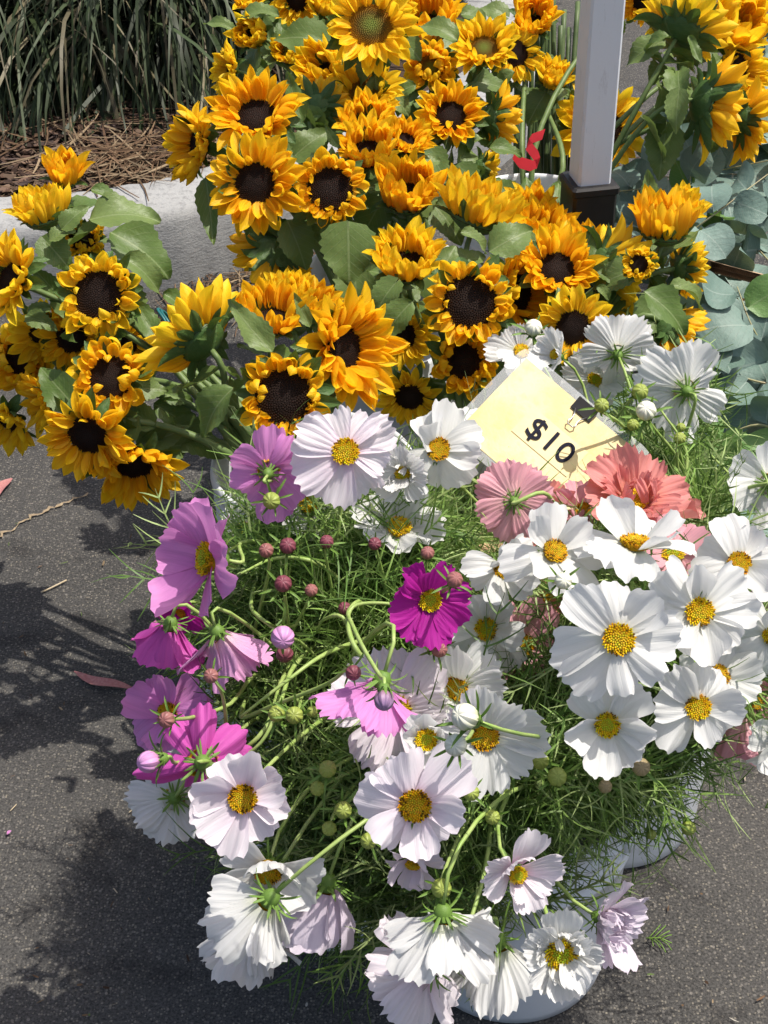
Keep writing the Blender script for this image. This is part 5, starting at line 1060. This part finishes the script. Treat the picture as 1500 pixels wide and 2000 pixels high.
# teal bands round the left bunch
for i, (x0, y0, d_, x1, y1, lab) in enumerate([(312, 605, 1.11, 338, 660, 'dark teal band round the thick stems of the left sunflower bunch'), (262, 815, 1.13, 276, 842, 'teal band end glinting below the left sunflower bunch')]):
    a, b_ = pt(x0, y0, d_), pt(x1, y1, d_); ax_ = (pt(x0 + 40, y0 + 20, d_) - a).normalized(); mid = (a + b_) * .5; hr = (b_ - a).length / 2
    e1 = (b_ - a).normalized(); e2 = ax_.cross(e1).normalized()
    bd_ = empty('rubber_band', mid, lab, 'band')
    for j in range(2):
        P = [e1 * (hr * math.cos(t_)) + e2 * (hr * math.sin(t_)) + ax_ * (.006 * j + .003 * math.sin(3 * t_)) for t_ in [2 * math.pi * k / 24 for k in range(25)]]
        link('loop', mesh('loop', *tube(P, .0022, 6, False), M_TEAL), bd_)
# ================================================================== EUCALYPTUS
def round_leaf(hw, k, seed, wav=.085):
    rr = random.Random(seed); ph = rr.uniform(0, 6)
    def fn(u, v):
        wv = hw * math.sqrt(max(0, 1 - (2 * u - 1.0) ** 2)) ** .9 * (1.06 - .12 * u) + .004; x = u - .07 * (abs(v) ** 2) * (1 - u) ** 2
        return bend(x, .10 * abs(v * wv) + wav * math.sin(5 * u + ph) * v, v * wv, k)
    return grid(11, 7, fn)
EL = [mesh('leaf', *round_leaf(h, k, i), M_EUC) for i, (h, k) in enumerate([(.50, .5), (.46, -.8), (.55, .9), (.42, -.4), (.48, 1.4), (.38, .3), (.52, -1.2)])]
ELG = [mesh('leaf', *round_leaf(h, k, 20 + i), M_EUCG) for i, (h, k) in enumerate([(.40, .3), (.26, -.6)])]
def euc(label, pts, sizes, seed, nl, green=0.1, group=None):
    rr = random.Random(seed); P = spline([pt(*q) for q in pts], 6); base = P[0]
    root = empty('eucalyptus_branch', base, label, 'eucalyptus', group or 'eucalyptus branches')
    k = len(P); link('twig', mesh('twig', *tube([p - base for p in P], [.0022 - .0013 * i / k for i in range(k)], 5), M_TWIG), root)
    for i in range(nl):
        f = (i + .6) / nl * (k - 1); j = int(f); q = P[j].lerp(P[min(j + 1, k - 1)], f - j); td = (P[min(j + 1, k - 1)] - P[max(j - 1, 0)]).normalized()
        n_ = (-F * rr.uniform(.4, 1) + Vector((0, 0, 1)) * rr.uniform(.2, .9) + R * rr.gauss(0, .45) + U * rr.gauss(0, .45)).normalized()
        sd_ = td.cross(n_).normalized() * (1 if i % 2 else -1); X = sd_ * rr.uniform(.7, 1) + td * rr.uniform(.1, .8); L = rr.uniform(*sizes)
        st = q + X.normalized() * .008
        link('leaf', rr.choice(ELG if rr.random() < green else EL), root, frame(X, n_, st - base) @ Matrix.Diagonal((L, L * rr.uniform(.85, 1.15), L, 1)))
EB = [
 ('eucalyptus branch with the broadest round grey leaves at the right edge', [(1520, 720, 1.30), (1470, 640, 1.29), (1440, 560, 1.30)], (.07, .095), 5),
 ('eucalyptus branch with pale leaves below the torn cardboard edge', [(1560, 760, 1.28), (1460, 740, 1.29), (1370, 700, 1.32), (1330, 640, 1.34)], (.06, .085), 8),
 ('eucalyptus branch arching over grey leaves beside the rightmost cupped sunflower', [(1300, 520, 1.40), (1330, 470, 1.38), (1420, 400, 1.36), (1500, 340, 1.38)], (.055, .08), 8),
 ('eucalyptus branch under the outermost sunflower, big shaded leaves', [(1250, 330, 1.62), (1330, 350, 1.58), (1420, 330, 1.55), (1520, 310, 1.5)], (.075, .11), 7),
 ('eucalyptus branch with forked pale twigs above the right-edge cosmos', [(1560, 860, 1.10), (1480, 830, 1.10), (1400, 860, 1.12), (1330, 880, 1.14)], (.055, .08), 6),
 ('eucalyptus branch behind the white cosmos seen from behind', [(1480, 960, 1.22), (1400, 880, 1.26), (1350, 800, 1.3), (1310, 720, 1.36)], (.06, .085), 8),
 ('eucalyptus branch lowest at right, beside the coral cosmos', [(1540, 1030, 1.08), (1450, 985, 1.10), (1390, 960, 1.12), (1340, 900, 1.15)], (.06, .09), 8),
]
for i, (lab, pts, sz, nl) in enumerate(EB): euc(lab, pts, sz, 100 + i, nl, .12)
for i in range(44):
    x = rng.uniform(1285, 1600); y = rng.uniform(300, 1040); d = 1.30 + rng.uniform(-.02, .14) + max(0, (620 - y) / 1100); a = rng.uniform(0, 6.28)
    if y > 640 and x < 1330: x += 80
    q = [(x, y, d + .06), (x + 60 * math.cos(a), y + 60 * math.sin(a), d + .02), (x + 130 * math.cos(a), y + 120 * math.sin(a), d)]
    euc('grey-green eucalyptus branch in the tangle filling the cardboard box', q, (.06, .10), 300 + i, 7, .1, 'tangled eucalyptus branches in the box')
# a few bare curved cosmos stems arching through the pink bunch
for i, (lab, q) in enumerate([('pale curved cosmos stem hooking over above the pink umbrella', [(800, 1188, .80), (745, 1178, .80), (690, 1185, .80), (680, 1225, .79), (700, 1275, .78), (740, 1310, .80)]),
        ('bent pale stem beside the hooked one, middle of the greenery', [(620, 1235, .86), (630, 1212, .84), (668, 1205, .82), (690, 1260, .84), (700, 1340, .92)]),
        ('long pale cosmos stem slanting across the lower left greenery', [(470, 1400, .80), (560, 1330, .80), (640, 1275, .82), (740, 1240, .88)]),
        ('pale stem crossing the long slanting one', [(440, 1500, .80), (510, 1450, .79), (548, 1370, .80), (575, 1300, .84), (640, 1240, .92)]),
        ('thick green stem leaning right of the big pink cosmos', [(470, 1120, .84), (540, 1090, .86), (620, 1100, .86), (680, 1150, .90)]),
        ('pale stem running down from the shaded green buds', [(560, 1745, .80), (620, 1690, .80), (660, 1640, .82), (680, 1560, .90)]),
        ('green stem arching right of the price card toward the eucalyptus', [(1290, 800, .98), (1340, 880, .98), (1330, 960, .98), (1300, 1040, 1.0)]),
        ('pale arching stem right over the eucalyptus, ending near the right cosmos', [(1390, 890, .97), (1440, 950, .97), (1430, 1010, .98), (1360, 1060, 1.0)])]):
    P = spline([pt(*v) for v in q], 5); r_ = empty('cosmos_stalk', P[-1], lab, 'flower stalk', 'bare curved cosmos stalks')
    link('stalk', mesh('stalk', *tube([p - P[-1] for p in P], [.0014 + .0018 * k / len(P) for k in range(len(P))], 6), M_STEMC), r_)
for i in range(6):
    x = rng.uniform(1460, 1540); y = rng.uniform(70, 260); d = 1.9 + rng.uniform(0, .2)
    q = [(x + 60, y + 60, d), (x + 20, y + rng.uniform(-10, 30), d), (x - 30, y - rng.uniform(10, 50), d)]
    euc('small-leaved silvery eucalyptus branch in the upper right corner', q, (.025, .04), 500 + i, 12, 0, 'small-leaved branches in the upper right corner')
# ================================================================== THINGS ON THE GROUND
def fallen(name, label, x0, y0, x1, y1, hw, mat, k=.25, lift=.006):
    a, b_ = gpt(x0, y0, lift), gpt(x1, y1, lift); X = b_ - a; L = X.length
    def fn(u, v):
        wv = hw * math.sin(math.pi * min(1, u * .97 + .02)) ** .8 + .003; yb = .10 * math.sin(math.pi * u)
        return (u, v * wv + yb, .3 * abs(v * wv) + .06 * math.sin(math.pi * u) + .03 * math.sin(7 * u))
    r_ = link(name, mesh(name, *grid(14, 5, fn), mat), None, frame(X, Vector((.15, -.1, 1)).normalized(), a) @ Matrix.Scale(L, 4)); return tag(r_, label, 'leaf' if 'leaf' in name else 'twig')
fallen('fallen_leaf', 'dry reddish sickle-shaped leaf lying on the shaded asphalt', 262, 1346, 145, 1313, .085, M_REDLEAF)
fallen('fallen_leaf', 'dry reddish leaf at the left edge near the sandy crack', -4, 970, 24, 935, .15, M_REDLEAF)
def twig(label, p, r_, mat=M_STRAW):
    P = [gpt(x, y, .003 + r_) for x, y in p]; b0 = P[0].copy()
    tag(link('twig', mesh('twig', *tube([q - b0 for q in spline(P, 4)], r_, 5), mat), None, Matrix.Translation(b0)), label, 'twig')
twig('pale bent twig on the sunlit asphalt', [(80, 1157), (100, 1148), (130, 1133)], .0016)
twig('tiny straw bit on the asphalt left of the white cosmos', [(252, 1587), (274, 1569)], .0009)
twig('tiny dry stalk near the bottom left', [(20, 1584), (32, 1571)], .0008)
twig('dry wood chip on the ground right of the pole foot', [(1204, 432), (1222, 402)], .0055)
twig('small straw bit lower middle left of the asphalt', [(222, 1735), (229, 1744)], .0008)
fallen('fallen_petal', 'tiny pink petal scrap on the asphalt at the lower left', 14, 1630, 22, 1622, .25, COSM['pink'])
# sprig of cosmos leaf on the asphalt
V, Fc = [], []; sp = empty('leaf_sprig', gpt(1268, 1822, .004), 'small fallen feathery green sprig on the asphalt, right of the bucket', 'sprig'); parts_ = []
def seg(ps, r_): parts_.append(tube([gpt(x, y, .006 + .004 * rng.random()) - sp.location for x, y in ps], r_, 5))
seg([(1262, 1832), (1290, 1832), (1312, 1842)], .0009)
for (a, b_) in [((1268, 1831), (1290, 1806)), ((1276, 1832), (1300, 1808)), ((1284, 1832), (1308, 1818)), ((1292, 1833), (1312, 1826)), ((1270, 1832), (1290, 1852)), ((1280, 1833), (1300, 1860)), ((1290, 1834), (1312, 1856)), ((1268, 1832), (1276, 1848))]:
    seg([a, ((a[0] + b_[0]) / 2 + 2, (a[1] + b_[1]) / 2 - 2), b_], .0008)
link('frond', mesh('frond', *merge(parts_), M_CALYX), sp)
